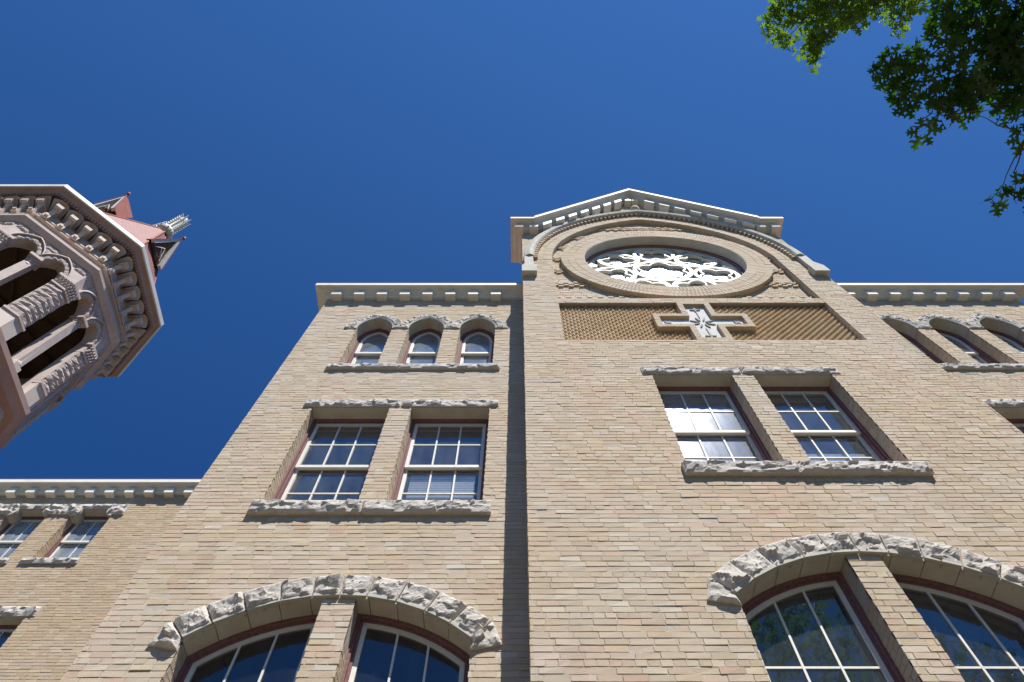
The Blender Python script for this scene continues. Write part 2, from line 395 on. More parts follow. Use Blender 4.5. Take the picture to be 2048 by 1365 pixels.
def rect(x0, x1, z0, z1): return [(x0, z0), (x1, z0), (x1, z1), (x0, z1)]
def head_flat(z): return lambda x, i: z - i
def head_lancet(cx, hw, spring, Rr):
    def h(x, i):
        d = abs(x - cx); r = Rr - i; c = Rr - hw      # arc centre lies c beyond the axis on the far side
        return spring + math.sqrt(max(0, r * r - (d + c) ** 2))
    return h
def head_arc(cx, zc, Rr): return lambda x, i: zc + math.sqrt(max(0, (Rr - i) ** 2 - (x - cx) ** 2))
def shape(x0, x1, z0, hf, i=0., n=16, ib=None):
    a, b = x0 + i, x1 - i; ib = i if ib is None else ib
    t = [.5 - .5 * math.cos(math.pi * k / n) for k in range(n + 1)]
    return [(a, z0 + ib), (b, z0 + ib)] + [(b + (a - b) * k, hf(b + (a - b) * k, i)) for k in t]

bld = empty('brick_building', (MID, D1, 0))
tag(bld, 'buff brick building with a gabled central bay, a rose window and a recessed stone cross', 'building')
PB = bld
def P(o):                                              # parent part to the building, keeping world coordinates
    o.parent = PB; o.location = (-PB.location[0], -PB.location[1], 0); return o
class HB(MB):
    def part(s, name, m, smooth=False): return P(s.build(name, m, None, smooth))

# ------------------------------------------------------------------ windows
def window(x0, x1, z0, hf, D, cols, rows_up, rows_lo, zmeet, rev=.20, glassm=None, blind=None, n=14, fw=.060, lite=False):
    y = D + rev
    f = MB(); f.ring(shape(x0, x1, z0, hf, 0, n), shape(x0, x1, z0, hf, fw * .55, n), y, y + .16)
    f.ring(shape(x0, x1, z0, hf, fw * .5, n), shape(x0, x1, z0, hf, fw, n), y + .035, y + .17)
    fo = f.build('window', M_MAR); P(fo)
    def grid(name, i0, za, zb, y0, rows, top, parent, gm):
        st = .055; s = MB(); g = MB(); a, b = x0 + i0, x1 - i0
        if top:
            out = shape(x0, x1, za, hf, i0, n, 0); inn = shape(x0, x1, za, hf, i0 + st, n, st); ztop = lambda x: hf(x, i0 + st * .7)
        else:
            out = rect(a, b, za, zb); inn = rect(a + st, b - st, za + st, zb - st * .7); ztop = lambda x: zb - st * .5
        s.ring(out, inn, y0, y0 + .045)
        for c in range(1, cols):
            x = a + st + (b - a - 2 * st) * c / cols
            s.box(x - .011, x + .011, y0 + .006, y0 + .036, za + st * .5, ztop(x))
        hh = (zb if not top else zb) 
        for r in range(1, rows):
            z = za + st + (hh - za - 2 * st) * r / rows
            s.box(a + st * .5, b - st * .5, y0 + .009, y0 + .033, z - .0105, z + .0105)
        so_ = s.build(name, M_SASH, None); so_.parent = fo
        gp = shape(x0, x1, za, hf, i0 + st * .5, n, st * .5) if top else rect(a + st * .5, b - st * .5, za + st * .5, zb - st * .5)
        g.prism(gp, y0 + .019, y0 + .023); go = g.build('pane', gm, None); go.parent = fo
    gm = glassm or M_GLASS
    ztop_c = hf((x0 + x1) / 2, fw)
    zt = min(hf(x0 + .15, fw), hf(x1 - .15, fw)) if lite else ztop_c
    grid('upper_sash', fw * .9, zmeet - .03, zt, y + .05, rows_up, True, fo, gm)
    grid('lower_sash', fw * .9, z0 + fw * .8, zmeet + .03, y + .098, rows_lo, False, fo, gm)
    if blind:
        q = MB(); q.box(x0 + .16, x1 - .16, y + .155, y + .162, max(blind[0], z0 + .12), min(blind[1], zt - .1)); bo = q.build('blind', M_BLIND); bo.parent = fo
    return fo

def stone_soffit(mb, pts, y0, y1, t=.02):
    """liner under a head following pts (XZ, left to right)"""
    for (a, b), (c, d) in zip(pts, pts[1:]):
        mb.add([(a, y0, b), (c, y0, d), (c, y1, d), (a, y1, b), (a, y0, b - t), (c, y0, d - t), (c, y1, d - t), (a, y1, b - t)],
               [(4, 7, 6, 5), (0, 1, 5, 4)[::-1], (1, 2, 6, 5), (2, 3, 7, 6), (3, 0, 4, 7), (0, 1, 2, 3)])

br_wing, br_bay, br_far = Bricks(), Bricks(), Bricks()
def jambs(B, D, x0, x1, z0, z1, dep=.20):
    for x, ux, n in ((x0, Vector((0, 1, 0)), Vector((1, 0, 0))), (x1, Vector((0, 1, 0)), Vector((-1, 0, 0)))):
        H = .0715; k = int(math.floor(z0 / H))
        while k * H < z1 - .01:
            za, zb = max(z0, k * H + .005), min(z1, (k + 1) * H - .006)
            if zb - za > .015:
                r = rng.normal(0, .002, 4); cut = .004 if k % 2 else .095
                for a, b in (((-.012), cut - .005), (cut + .006, dep + .01)):
                    if b - a < .03: continue
                    B.quad(((a, za), (b, za), (b, zb), (a, zb)) , Vector((x, D, 0)), ux, n, -.02, .004 + abs(r[0]))
            k += 1

def double_window(D, xs, B, blinds, glassm=(None, None)):
    z0, z1 = 8.33, 10.70; hs = []
    for i, (a, b) in enumerate(xs):
        hs.append(rect(a, b, z0, z1)); window(a, b, z0, head_flat(z1 - .02), D, 3, 2, 2, 9.50, blind=blinds[i], glassm=glassm[i])
        jambs(B, D, a, b, z0, z1)
        s = HB(); s.box(a - .02, b + .02, D + .002, D + .22, z1 - .022, z1 + .05); s.part('lintel_soffit', M_ASH)
    xa, xb = xs[0][0], xs[1][1]; xm = (xs[0][1] + xs[1][0]) / 2
    for k, (a, b) in enumerate(((xa - .14, xm - .01), (xm + .012, xb + .14))):
        s = HB(); rock(s, rect(a, b, z1, z1 + .20), D, .042, .026, .024, seed=D * 3 + a * 2.1); s.part('lintel', M_LIME)
    s = HB()
    xm2 = xa + (xb - xa) * .47
    for a, b, sd_ in ((xa - .07, xm2, 1.), (xm2 + .008, xb + .11, 5.)):
        rock(s, rect(a, b, z0 - .215, z0), D, .045, .07, .024, seed=sd_ + D + a, margin=.1)
    s.box(xa, xb, D - .03, D + .21, z0 - .05, z0 + .006)
    s.part('sill', M_LIME)
    return hs

def lancets(D, cs, B, mirror=False):
    hs = []; z0, sp, hw, Rr = 12.10, 13.70, .35, .56
    allx = sorted(cs)
    for k, c in enumerate(allx):
        hf = head_lancet(c, hw, sp, Rr)
        hs.append(shape(c - hw, c + hw, z0, hf, 0, 16))
        window(c - hw, c + hw, z0, lambda x, i, h=hf: h(x, i + .012), D, 1, 1, 1, 13.17, rev=.2, n=16, blind=(12.15, 13.6), glassm=M_GLASSD, lite=True, fw=.062)
        jambs(B, D, c - hw, c + hw, z0, sp)
        s = HB(); top = [(x, z) for x, z in shape(c - hw, c + hw, z0, hf, 0, 16)[2:]][::-1]
        stone_soffit(s, top, D - .012, D + .21, .016); s.part('arch_soffit', M_ASH)
        # smooth chamfered edge and rock faced hood stones around the pointed head
        s = HB(); out = lambda d: [(x, z) for x, z in shape(c - hw, c + hw, z0, lambda x, i: hf(x, i), -d, 16)[2:]][::-1]
        a, b = out(0), out(.035)
        for i in range(len(a) - 1):
            s.add([(a[i][0], D - .03, a[i][1]), (a[i + 1][0], D - .03, a[i + 1][1]), (b[i + 1][0], D - .045, b[i + 1][1]), (b[i][0], D - .045, b[i][1]),
                   (a[i][0], D, a[i][1]), (a[i + 1][0], D, a[i + 1][1])], [(0, 1, 2, 3), (0, 4, 5, 1)])
        s.part('hood_edge', M_GREY)
        s = HB(); o2 = [(x + (x - c) * .10, z + .02) for x, z in out(.17)]
        for q0, q1 in ((0, 6), (6, 10), (10, 16)): rock_strip(s, b[q0:q1 + 1], o2[q0:q1 + 1], D, .034, .022, seed=c * 3 + q0)
        for sgn in (-1, 1):
            xin, xout = c + sgn * (hw + .0), c + sgn * ((.5075) if (c, sgn) not in ((allx[0], -1), (allx[-1], 1)) else .60)
            qa, qb = min(xin, xout), max(xin, xout)
            rock(s, rect(qa, qb, sp + .01, sp + .215 + .02 * sgn), D, .034, .02, .02, seed=c + sgn * 9, margin=.08)
        s.part('hood_stones', M_LIME)
    s = HB(); rock(s, rect(allx[0] - .50, allx[-1] + .48, z0 - .16, z0), D, .034, .055, .024, seed=D + cs[0], margin=.08)
    s.box(allx[0] - .4, allx[-1] + .4, D - .03, D + .21, z0 - .05, z0 + .005); s.part('sill', M_LIME)
    return hs

def big_arch(D, xa, xb, pier, B, glassm=None):
    """segmental arch over a pair of windows split by a brick pier"""
    cx = (xa + xb) / 2; Rr = 2.07; crown = 6.82; zc = crown - Rr; z0 = 3.2; hf = head_arc(cx, zc, Rr); hs = []
    for a, b in ((xa, pier[0]), (pier[1], xb)):
        hs.append(shape(a, b, z0, hf, 0, 14))
        window(a, b, z0, lambda x, i: hf(x, i + .012), D, 3, 3, 2, 4.62, n=14, glassm=glassm or M_GLASSK, blind=None, lite=True, fw=.068)
        jambs(B, D, a, b, z0, hf(a if a == xa else b, 0) if False else (6.25 if a == xa or b == xb else 6.76))
        s = HB(); top = shape(a, b, z0, hf, 0, 14)[2:][::-1]; 
        for q in range(-6, 6):
            u0, u1 = math.radians(8.48) * q + .0022, math.radians(8.48) * (q + 1) - .0022; xs_ = [cx + (Rr - 0) * math.sin(u0 + (u1 - u0) * w / 4) for w in range(5)]
            xs_ = [x for x in xs_ if a - .02 < x < b + .02]
            if len(xs_) > 1: stone_soffit(s, [(x, zc + math.sqrt(max(0, Rr * Rr - (x - cx) ** 2))) for x in xs_], D - .02, D + .21, .016)
        s.part('arch_soffit', M_ASH)
    A = R(42.4); N = 10; angs = [-A * 1.0 + 2 * A * i / N + (.012 * math.sin(i * 5) if 0 < i < N else 0) for i in range(N + 1)]
    pt = lambda r, a: (cx + r * math.sin(a), zc + r * math.cos(a))
    arch = HB(); arch.box(cx - .02, cx + .02, D - .01, D + .01, crown + .1, crown + .14); ao = arch.part('stone_arch', M_ASH)
    g = .0035
    quads = [[pt(Rr + .01, a + g), pt(Rr + .01, b - g), pt(Rr + .29, b - g), pt(Rr + .29, a + g)] for a, b in zip(angs, angs[1:])]
    for sg in (-1, 1):
        i_, o_ = pt(Rr + .01, sg * (A + g)), pt(Rr + .29, sg * (A + g)); xj = cx + sg * (xb - xa) / 2
        q = [(xj, 6.15), (xj + sg * .30, 6.21), o_, i_]
        quads.append(q if sg > 0 else [q[1], q[0], q[3], q[2]])
    for k, q in enumerate(quads):
        s = MB()
        rock(s, q, D, .058, .034, .02, seed=k * 4.3 + D, margin=.17, sc=4.2)
        v = s.build('voussoir', M_LIME); v.parent = ao
    for k, v in enumerate(quads[:10]):                 # smooth drafted margin along the soffit edge
        a, b = angs[k] + g, angs[k + 1] - g; s = MB()
        p = [pt(Rr - .002, a), pt(Rr - .002, b), pt(Rr + .035, b), pt(Rr + .035, a)]
        s.prism(p, D - .052, D + .01); o = s.build('drafted_edge', M_GREY); o.parent = ao
    return hs

# ------------------------------------------------------------------ cornices
CPROF = [(.0, -.30), (.075, -.30), (.085, -.275), (.085, -.215), (.10, -.21), (.12, -.175), (.20, -.160), (.225, -.122), (.285, -.115), (.285, 0.), (.0, .03)]
def cornice(path, ztop, k=1., name='cornice'):
    s = HB(); sweep_h(s, path, [(o * k, ztop + z) for o, z in CPROF], side=-1 if False else 1)
    o = s.part(name, M_PAINT)
    s = MB(); sweep_h(s, path, [(.275 * k, ztop + .003), (.289 * k, ztop + .003), (.289 * k, ztop + .014), (.0, ztop + .05), (0, ztop + .034)])
    f = s.build('flashing', M_COPPER); f.parent = o
    return o
def blocks(xs, D, ztop, w=.215, k=1.):
    for x in xs:
        s = HB(); b = [(0, -.40), (.180 * k, -.388), (.185 * k, -.225), (.0, -.19)]
        vs = [(x - w / 2, D - o, ztop + z) for o, z in b] + [(x + w / 2, D - o, ztop + z) for o, z in b]
        s.add(vs, [(0, 1, 2, 3), (7, 6, 5, 4), (0, 4, 5, 1), (1, 5, 6, 2), (2, 6, 7, 3), (3, 7, 4, 0)])
        s.part('cornice_block', M_PAINT)

# ================================================================== LEFT AND RIGHT WINGS
ZC = 15.57
def wing(sgn):
    if sgn < 0: x0, x1 = WX0, BX0; f = lambda x: x
    else: x0, x1 = BX1, WX1; f = lambda x: 2 * MID - x
    T = lambda a, b: tuple(sorted((f(a), f(b))))
    dx = sorted([T(-3.215, -2.0), T(-1.667, -.44)])
    hs = double_window(D2, dx, br_wing, [None, (8.4, 9.42)] if sgn < 0 else [(8.6, 9.4), None])
    hs += lancets(D2, [f(-2.83), f(-1.81), f(-.795)], br_wing)
    a, b = T(-3.245, -.45); pr = T(-2.02, -1.68)
    hs += big_arch(D2, a, b, pr, br_wing)
    outl = rect(x0, x1, 0, ZC - .3)
    P(wall_panel('mortar', outl, hs, D2 - .0055, D2 + .45, M_MORT, None))
    br_wing.lay(Vector((0, D2, 0)), Xx, NF, [outl] + hs)
    # outer side wall back to the rear range
    xs = x0 if sgn < 0 else x1; s = HB()
    s.box(min(xs, xs - sgn * .4), max(xs, xs - sgn * .4), D2 + .45, 14, 0, ZC - .3); s.part('side_wall', M_MORT)
    if sgn < 0: cornice([(xs, 13.5), (xs, D2), (BX0 - .002, D2)][::1], ZC)
    else: cornice([(BX1 + .002, D2), (xs, D2), (xs, 13.5)], ZC)
    bx = [-3.93 + .493 * i for i in range(8)]
    blocks([f(x) for x in bx], D2, ZC)
    s = HB(); s.box(x0 + .1, x1, D2 + .05, 14, ZC - .02, ZC + .015); s.part('flat_roof', M_COPPER)
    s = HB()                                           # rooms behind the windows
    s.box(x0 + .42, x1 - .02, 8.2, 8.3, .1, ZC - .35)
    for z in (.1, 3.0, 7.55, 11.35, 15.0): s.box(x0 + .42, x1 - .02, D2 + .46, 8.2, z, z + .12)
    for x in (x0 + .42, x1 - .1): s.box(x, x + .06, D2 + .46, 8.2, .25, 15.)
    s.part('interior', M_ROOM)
wing(-1); wing(1)
# outer side wall bricks of the wings
for xs, n in ((WX0, Vector((-1, 0, 0))), (WX1, Vector((1, 0, 0)))):
    br_wing.lay(Vector((xs, 0, 0)), Vector((0, 1, 0)), n, [rect(D2, 10.65 if xs < 0 else 9., 4, ZC - .3)])
P(br_wing.build('brickwork', M_BR, None))

# ================================================================== CENTRAL BAY
EA, ZA = 1.15, 16.31                                   # pointed arch: centre offset, springing
def parch(r, z_low=None, n=22, x_clip=None):
    """outline of the pointed arch of radius r (left foot, over the apex, right foot)"""
    t_ap = math.acos(EA / r); pts = []
    for i in range(n + 1):
        t = t_ap * i / n; pts.append((MID + EA - r * math.cos(t), ZA + r * math.sin(t)))
    return pts + [(2 * MID - x, z) for x, z in pts[::-1][1:]]
RI = 3.72
bay_d = [(2.04, 3.257), (3.575, 4.785)]
hb = double_window(D1, bay_d, br_bay, [None, (8.5, 9.1)], (M_GLASSD, None))
ha = big_arch(D1, 2.04, 4.81, (3.275, 3.615), br_bay, glass('washed_glass', .05, .16, (.6, .63, .66), .03, 1.62))
rec = [(MID - 2.57, 11.925), (MID + 2.57, 11.925)] + parch(RI)[::-1]
EZ, KX = 18.42, .30                                    # eaves level and kink of the raking wall head
gab = [(BX0, 0), (BX1, 0), (BX1, EZ), (MID + 2.95, EZ + .05), (MID, 21.72), (MID - 2.95, EZ + .05), (BX0, EZ)]
P(wall_panel('mortar', gab, hb + ha + [rec], D1 - .0055, D1 + .135, M_MORT, None))
RC = (MID, 16.37); RO, RIN = 2.36, 1.83
circ = lambda r, n=96, c=RC: [(c[0] + r * math.cos(2 * math.pi * i / n), c[1] + r * math.sin(2 * math.pi * i / n)) for i in range(n)]
back_out = [(BX0 + .02, 0), (BX1 - .02, 0), (BX1 - .02, EZ), (MID, 21.6), (BX0 + .02, EZ)]
P(wall_panel('mortar', back_out, hb + ha + [circ(RIN)], D1 + .135, D1 + .5, M_MORT, None))
arch_mask = parch(4.15) + [(BX1 - .24 + .02, ZA), (MID + 2.57, ZA), (MID - 2.57, ZA)]
am = [(MID + EA - 4.15, ZA)] + parch(4.15) + [(2 * MID - (MID + EA - 4.15), ZA)] + [(x, z) for x, z in parch(RI)[::-1]]
br_bay.lay(Vector((0, D1, 0)), Xx, NF, [gab] + hb + ha + [rec], masks=[parch(4.15)])
# rowlock arch ring and dentil bricks
def arc_bricks(B, r0, r1, w, proud, D, skip=0, zlo=ZA):
    t_ap = math.acos(EA / r0); n = int(t_ap * (r0 + r1) / 2 / w)
    for i in range(n):
        if skip and i % 2: continue
        a, b = t_ap * i / n + .0012, t_ap * (i + 1) / n - .0012
        q = [(MID + EA - r1 * math.cos(a), ZA + r1 * math.sin(a)), (MID + EA - r0 * math.cos(a), ZA + r0 * math.sin(a)),
             (MID + EA - r0 * math.cos(b), ZA + r0 * math.sin(b)), (MID + EA - r1 * math.cos(b), ZA + r1 * math.sin(b))]
        q = [(min(x, MID), z) for x, z in q]
        m_ = [(2 * MID - x, z) for x, z in q]; m_ = [m_[1], m_[0], m_[3], m_[2]]
        for k in (q, m_): B.quad(tuple(k), Vector((0, D, 0)), Xx, NF, -.02, proud + abs(rng.normal(0, .002)))
arc_bricks(br_bay, RI + .004, RI + .20, .078, .013, D1); arc_bricks(br_bay, RI + .21, 4.045, .078, .013, D1)
arc_bricks(br_bay, 4.05, 4.15, .072, .075, D1, skip=1)
# recess reveal bricks (sides)
for x, n in ((MID - 2.57, Vector((1, 0, 0))), (MID + 2.57, Vector((-1, 0, 0)))):
    for k in range(int(11.925 / .0715) + 1, int(ZA / .0715)):
        br_bay.quad(((.0, k * .0715 + .005), (.13, k * .0715 + .005), (.13, (k + 1) * .0715 - .006), (.0, (k + 1) * .0715 - .006)), Vector((x, D1, 0)), Vector((0, 1, 0)), n, -.01, .004)
# side walls of the bay
for xs, n in ((BX0, Vector((-1, 0, 0))), (BX1, Vector((1, 0, 0)))):
    br_bay.lay(Vector((xs, 0, 0)), Vector((0, 1, 0)), n, [rect(D1 - .012, 9, 0, EZ)])
    s = HB(); s.box(min(xs, xs - n.x * .3) if n.x > 0 else xs, xs if n.x > 0 else xs + .3, D1 + .5, 9, 0, EZ); s.part('side_wall', M_MORT)
# tympanum brickwork with checker bands, set back inside the arch
DT = D1 + .13
tymp = [(MID - 2.57, 13.9), (MID + 2.57, 13.9)] + parch(RI)[::-1]
bands = [(z, z + .286) for z in (13.942, 14.80, 15.659, 16.517, 17.375, 18.233, 19.09)]
bt = Bricks(); bt.lay(Vector((0, DT, 0)), Xx, NF, [tymp, circ(RO - .03)], bands=bands, head=99, proud=.012)
P(bt.build('tympanum_brickwork', M_BR, None))
# string band between tympanum and dogtooth panel
bb = Bricks(); bb.lay(Vector((0, D1, 0)), Xx, NF, [rect(MID - 2.57, MID + 2.57, 13.69, 13.90)], head=99, proud=.004); P(bb.build('string_course', M_BR, None))
s = HB(); s.box(MID - 2.568, MID + 2.568, D1 + .002, DT + .02, 13.69, 13.90); s.part('string_core', M_MORT)
# rose surround of radial bricks
rb = Bricks(); n = 168
for r0, r1, o in ((RIN + .004, RIN + .215, 0), (RIN + .225, RIN + .375, .5), (RIN + .385, RO, 0)):
    for i in range(n):
        a, b = 2 * math.pi * (i + o) / n + .0028, 2 * math.pi * (i + 1 + o) / n - .0028
        q = [(RC[0] + r * math.cos(t), RC[1] + r * math.sin(t)) for r, t in ((r0, a), (r1, a), (r1, b), (r0, b))]
        rb.quad(tuple(q), Vector((0, D1, 0)), Xx, NF, -.05, .004 + abs(rng.normal(0, .002)))
P(rb.build('rose_surround', M_BR, None))
s = HB(); s.ring(circ(RO - .003), circ(RIN + .002), D1 + .002, DT + .03); s.part('rose_surround_core', M_BRD)
s = HB(); s.ring(circ(RIN + .01), circ(RIN - .012), D1 + .004, D1 + .30); s.part('rose_reveal', M_GREY)
# dogtooth panel
s = HB(); s.box(MID - 2.56, MID + 2.56, DT - .003, DT + .02, 11.925, 13.70); s.part('panel_backing', M_DARKMORT)
dg = HB(); H = .0715; pt_ = .1285; cr0 = (2.46 - .02, 4.225 + .02)
k = 0; z = 11.932
while z + H < 13.692:
    nx = int(5.14 / pt_) + 1
    for i in range(-1, nx + 1):
        x = MID - 2.57 + (i + (.5 if k % 2 else 0)) * pt_; a, b, m_ = x, x + pt_, x + pt_ / 2
        a, b = max(a, MID - 2.565), min(b, MID + 2.565)
        if b - a < .03: continue
        m_ = min(max(m_, a + .005), b - .005); j = random.uniform(-.004, .004); z0_, z1_ = z + .003, z + H - .005
        dg.add([(a, DT, z0_), (m_, DT - .064 + j, z0_), (b, DT, z0_), (a, DT, z1_), (m_, DT - .064 + j, z1_), (b, DT, z1_)],
               [(0, 2, 1), (3, 4, 5), (0, 1, 4, 3), (1, 2, 5, 4)])
    k += 1; z += H
dg.part('dogtooth_panel', M_BRD)
# cross: brick frame and carved stone
cz0, cz1, xa, xb, za, zb, v0, v1 = 11.93, 13.69, 2.475, 4.222, 12.50, 13.10, 3.035, 3.668
def crosspoly(i):
    return [(v0 + i, cz0 + i), (v1 - i, cz0 + i), (v1 - i, za + i), (xb - i, za + i), (xb - i, zb - i), (v1 - i, zb - i),
            (v1 - i, cz1 - i), (v0 + i, cz1 - i), (v0 + i, zb - i), (xa + i, zb - i), (xa + i, za + i), (v0 + i, za + i)]
cf = HB(); cf.ring(crosspoly(0), crosspoly(.115), D1 - .002, DT + .01); co_ = cf.part('cross_frame', M_BRD)
cb = Bricks(); op, ip = crosspoly(.004), crosspoly(.112)
for i in range(12):
    a, b, c, d = map(np.array, (op[i], op[(i + 1) % 12], ip[(i + 1) % 12], ip[i])); L = np.linalg.norm(b - a); m = max(1, round(L / .073))
    for q in range(m):
        t0, t1 = q / m + .003 / L * 1.5, (q + 1) / m - .003 / L * 1.5
        cb.quad((tuple(a + (b - a) * t0), tuple(a + (b - a) * t1), tuple(d + (c - d) * t1), tuple(d + (c - d) * t0)), Vector((0, D1, 0)), Xx, NF, -.02, .010 + abs(rng.normal(0, .002)))
P(cb.build('cross_bricks', M_BR, None))
cs = HB(); cs.prism(crosspoly(.11), D1 + .055, DT + .01); cst = cs.part('carved_cross', M_CARVE)
cm = (MID, 12.80)
def leafpoly(c, ang, L, w):
    ca, sa = math.cos(ang), math.sin(ang)
    return [(c[0] + x * ca - y * sa, c[1] + x * sa + y * ca) for x, y in ((0, 0), (L * .3, -w), (L * .75, -w * .8), (L, 0), (L * .75, w * .8), (L * .3, w))]
s = MB()
for k in range(8):
    a = math.pi / 8 + k * math.pi / 4; s.prism(leafpoly((cm[0] + .06 * math.cos(a), cm[1] + .07 * math.sin(a)), a, .17, .018), D1 + .035, D1 + .058)
for px, pz, L in ((MID, 13.40, .1), (MID, 12.22, .1), (2.72, 12.8, .08), (3.98, 12.8, .08)):
    for k in range(4): s.prism(leafpoly((px, pz), k * math.pi / 2 + (0 if L > .09 else .78), L, .02), D1 + .035, D1 + .058)
s.box(MID - .008, MID + .008, D1 + .04, D1 + .058, 13.02, 13.3); s.box(MID - .008, MID + .008, D1 + .04, D1 + .058, 12.35, 12.55)
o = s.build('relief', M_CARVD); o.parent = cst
# hood mould of stone segments, and the kneeler caps it lands on
t_ap = math.acos(EA / 4.15)
hm = HB(); prof = [(4.13, 0), (4.13, .09), (4.16, .13), (4.24, .15), (4.345, .10), (4.36, .0)]
segs = [0] + [t_ap * i / 6 for i in range(1, 7)]
for sg in (1, -1):
    for a, b in zip(segs, segs[1:]):
        m = 8; vs = []; fs = []; g = .0018
        for q in range(m + 1):
            t = a + g + (b - a - 2 * g) * q / m
            for r, o_ in prof:
                tt = min(t, math.acos(min(1, EA / r)))
                if b == segs[-1] and q == m: tt = math.acos(EA / r)
                x = MID + EA - r * math.cos(tt); x = max(x, BX0 - .03)
                vs.append((x if sg > 0 else 2 * MID - x, D1 - o_, ZA + r * math.sin(tt)))
        k = len(prof)
        for q in range(m):
            for w in range(k): fs.append((q * k + w, q * k + (w + 1) % k, (q + 1) * k + (w + 1) % k, (q + 1) * k + w))
        fs += [tuple(range(k)), tuple(range(m * k, m * k + k))]
        hm.add(vs, fs)
hm.part('hood_mould', M_GREY)
for sg in (1, -1):
    s = HB(); X = lambda x: x if sg > 0 else 2 * MID - x
    x0c, x1c = sorted((X(BX0 - .03), X(BX0 + .29))); xm = (x0c + x1c) / 2
    y0 = D1 - .15
    s.box(x0c, x1c, y0, D1 + .05, 15.14, 15.50)
    s.add([(x0c, y0, 15.502), (x1c, y0, 15.502), (xm, y0 - .0, 15.78), (x0c, D1 + .05, 15.502), (x1c, D1 + .05, 15.502), (xm, D1 + .05, 15.78)],
          [(0, 1, 2), (5, 4, 3), (0, 2, 5, 3), (1, 4, 5, 2)])
    s.box(xm - .1, xm + .1, D1 - .10, D1 + .02, 15.6, 16.33)
    s.part('kneeler_cap', M_GREY)
# gable cornice: returns at the eaves, raking sides, blocks
RK = [(MID - 2.93, 18.74), (MID, 22.02), (MID + 2.86, 18.74)]
def rake(path, prof, y):
    mb = HB(); n = len(path); rows = []
    for i, (x, z) in enumerate(path):
        rows.append([(x, y - o, z + dz * (1.0)) for o, dz in prof])
    k = len(prof); vs = [v for r in rows for v in r]
    fs = [(i * k + j, i * k + (j + 1) % k, (i + 1) * k + (j + 1) % k, (i + 1) * k + j) for i in range(n - 1) for j in range(k)] + [tuple(range(k)), tuple(range((n - 1) * k, n * k))]
    mb.add(vs, fs); return mb
KK = 1.28
rp_ = [(0, -.36), (.09, -.36), (.10, -.30), (.19, -.27), (.23, -.22), (.30, -.20), (.315, -.165), (.39, -.16), (.39, 0), (0, .03)]
rk = rake(RK, rp_, D1); rk.part('raking_cornice', M_PAINT)
rake(RK, [(.37, .003), (.394, .003), (.394, .025), (-.1, .06), (-.1, .035)], D1).part('gable_flashing', M_COPPER)
cornice([(BX0 + .06, 5.62), (BX0 + .06, D1), (RK[0][0], D1)], 18.74, 1.28, 'eaves_cornice')
cornice([(RK[2][0], D1), (BX1 - .10, D1), (BX1 - .10, 5.62)], 18.74, 1.28, 'eaves_cornice')
blocks([.03, .405, 2 * MID - .13, 2 * MID - .50], D1, 18.72, .215, 1.28)
sl_ = (22.02 - 18.74) / 2.93
for i in range(7):
    for sg in (1, -1):
        x = .76 + .357 * i; zt = 18.74 + (x - (MID - 2.93)) * sl_; X = x if sg > 0 else 2 * MID - x
        s = HB(); w = .115; dz = w * sl_ * (1 if sg > 0 else -1)
        b = [(0, -.60), (.245, -.585), (.25, -.38), (.0, -.30)]
        vs = [(X - w, D1 - o, zt + z - dz) for o, z in b] + [(X + w, D1 - o, zt + z + dz) for o, z in b]
        s.add(vs, [(0, 1, 2, 3), (7, 6, 5, 4), (0, 4, 5, 1), (1, 5, 6, 2), (2, 6, 7, 3), (3, 7, 4, 0)]); s.part('cornice_block', M_PAINT)
s = HB(); s.box(MID - .20, MID - .01, D1 - .2, D1, 21.30, 21.50); s.part('cornice_block', M_PAINT)
s = HB(); s.box(MID + .01, MID + .20, D1 - .2, D1, 21.30, 21.50); s.part('cornice_block', M_PAINT)
# small carved boss above the hood mould apex
s = HB(); s.lathe((MID, D1 - .05, 20.55), [(.02, 0), (.12, .06), (.15, .16), (.10, .26), (.05, .33), (.01, .36)], 10); s.part('carved_boss', M_GREY, True)
# pitched roof behind the gable
s = HB()
s.add([(BX0 + .05, 5.4, EZ), (BX1 - .05, 5.4, EZ), (MID, 5.4, 21.6), (BX0 + .05, 10, EZ), (BX1 - .05, 10, EZ), (MID, 10, 21.6)],
      [(0, 2, 5, 3), (1, 4, 5, 2), (3, 5, 4), (0, 1, 2), (0, 3, 4, 1)]); s.part('gable_roof', M_SLATE)
P(br_bay.build('brickwork', M_BR, None))
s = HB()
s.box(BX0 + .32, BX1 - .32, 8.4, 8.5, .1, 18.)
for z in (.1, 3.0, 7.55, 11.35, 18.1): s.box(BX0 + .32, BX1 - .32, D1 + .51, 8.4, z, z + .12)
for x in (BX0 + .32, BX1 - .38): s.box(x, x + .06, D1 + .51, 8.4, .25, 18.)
s.part('interior', M_ROOM)

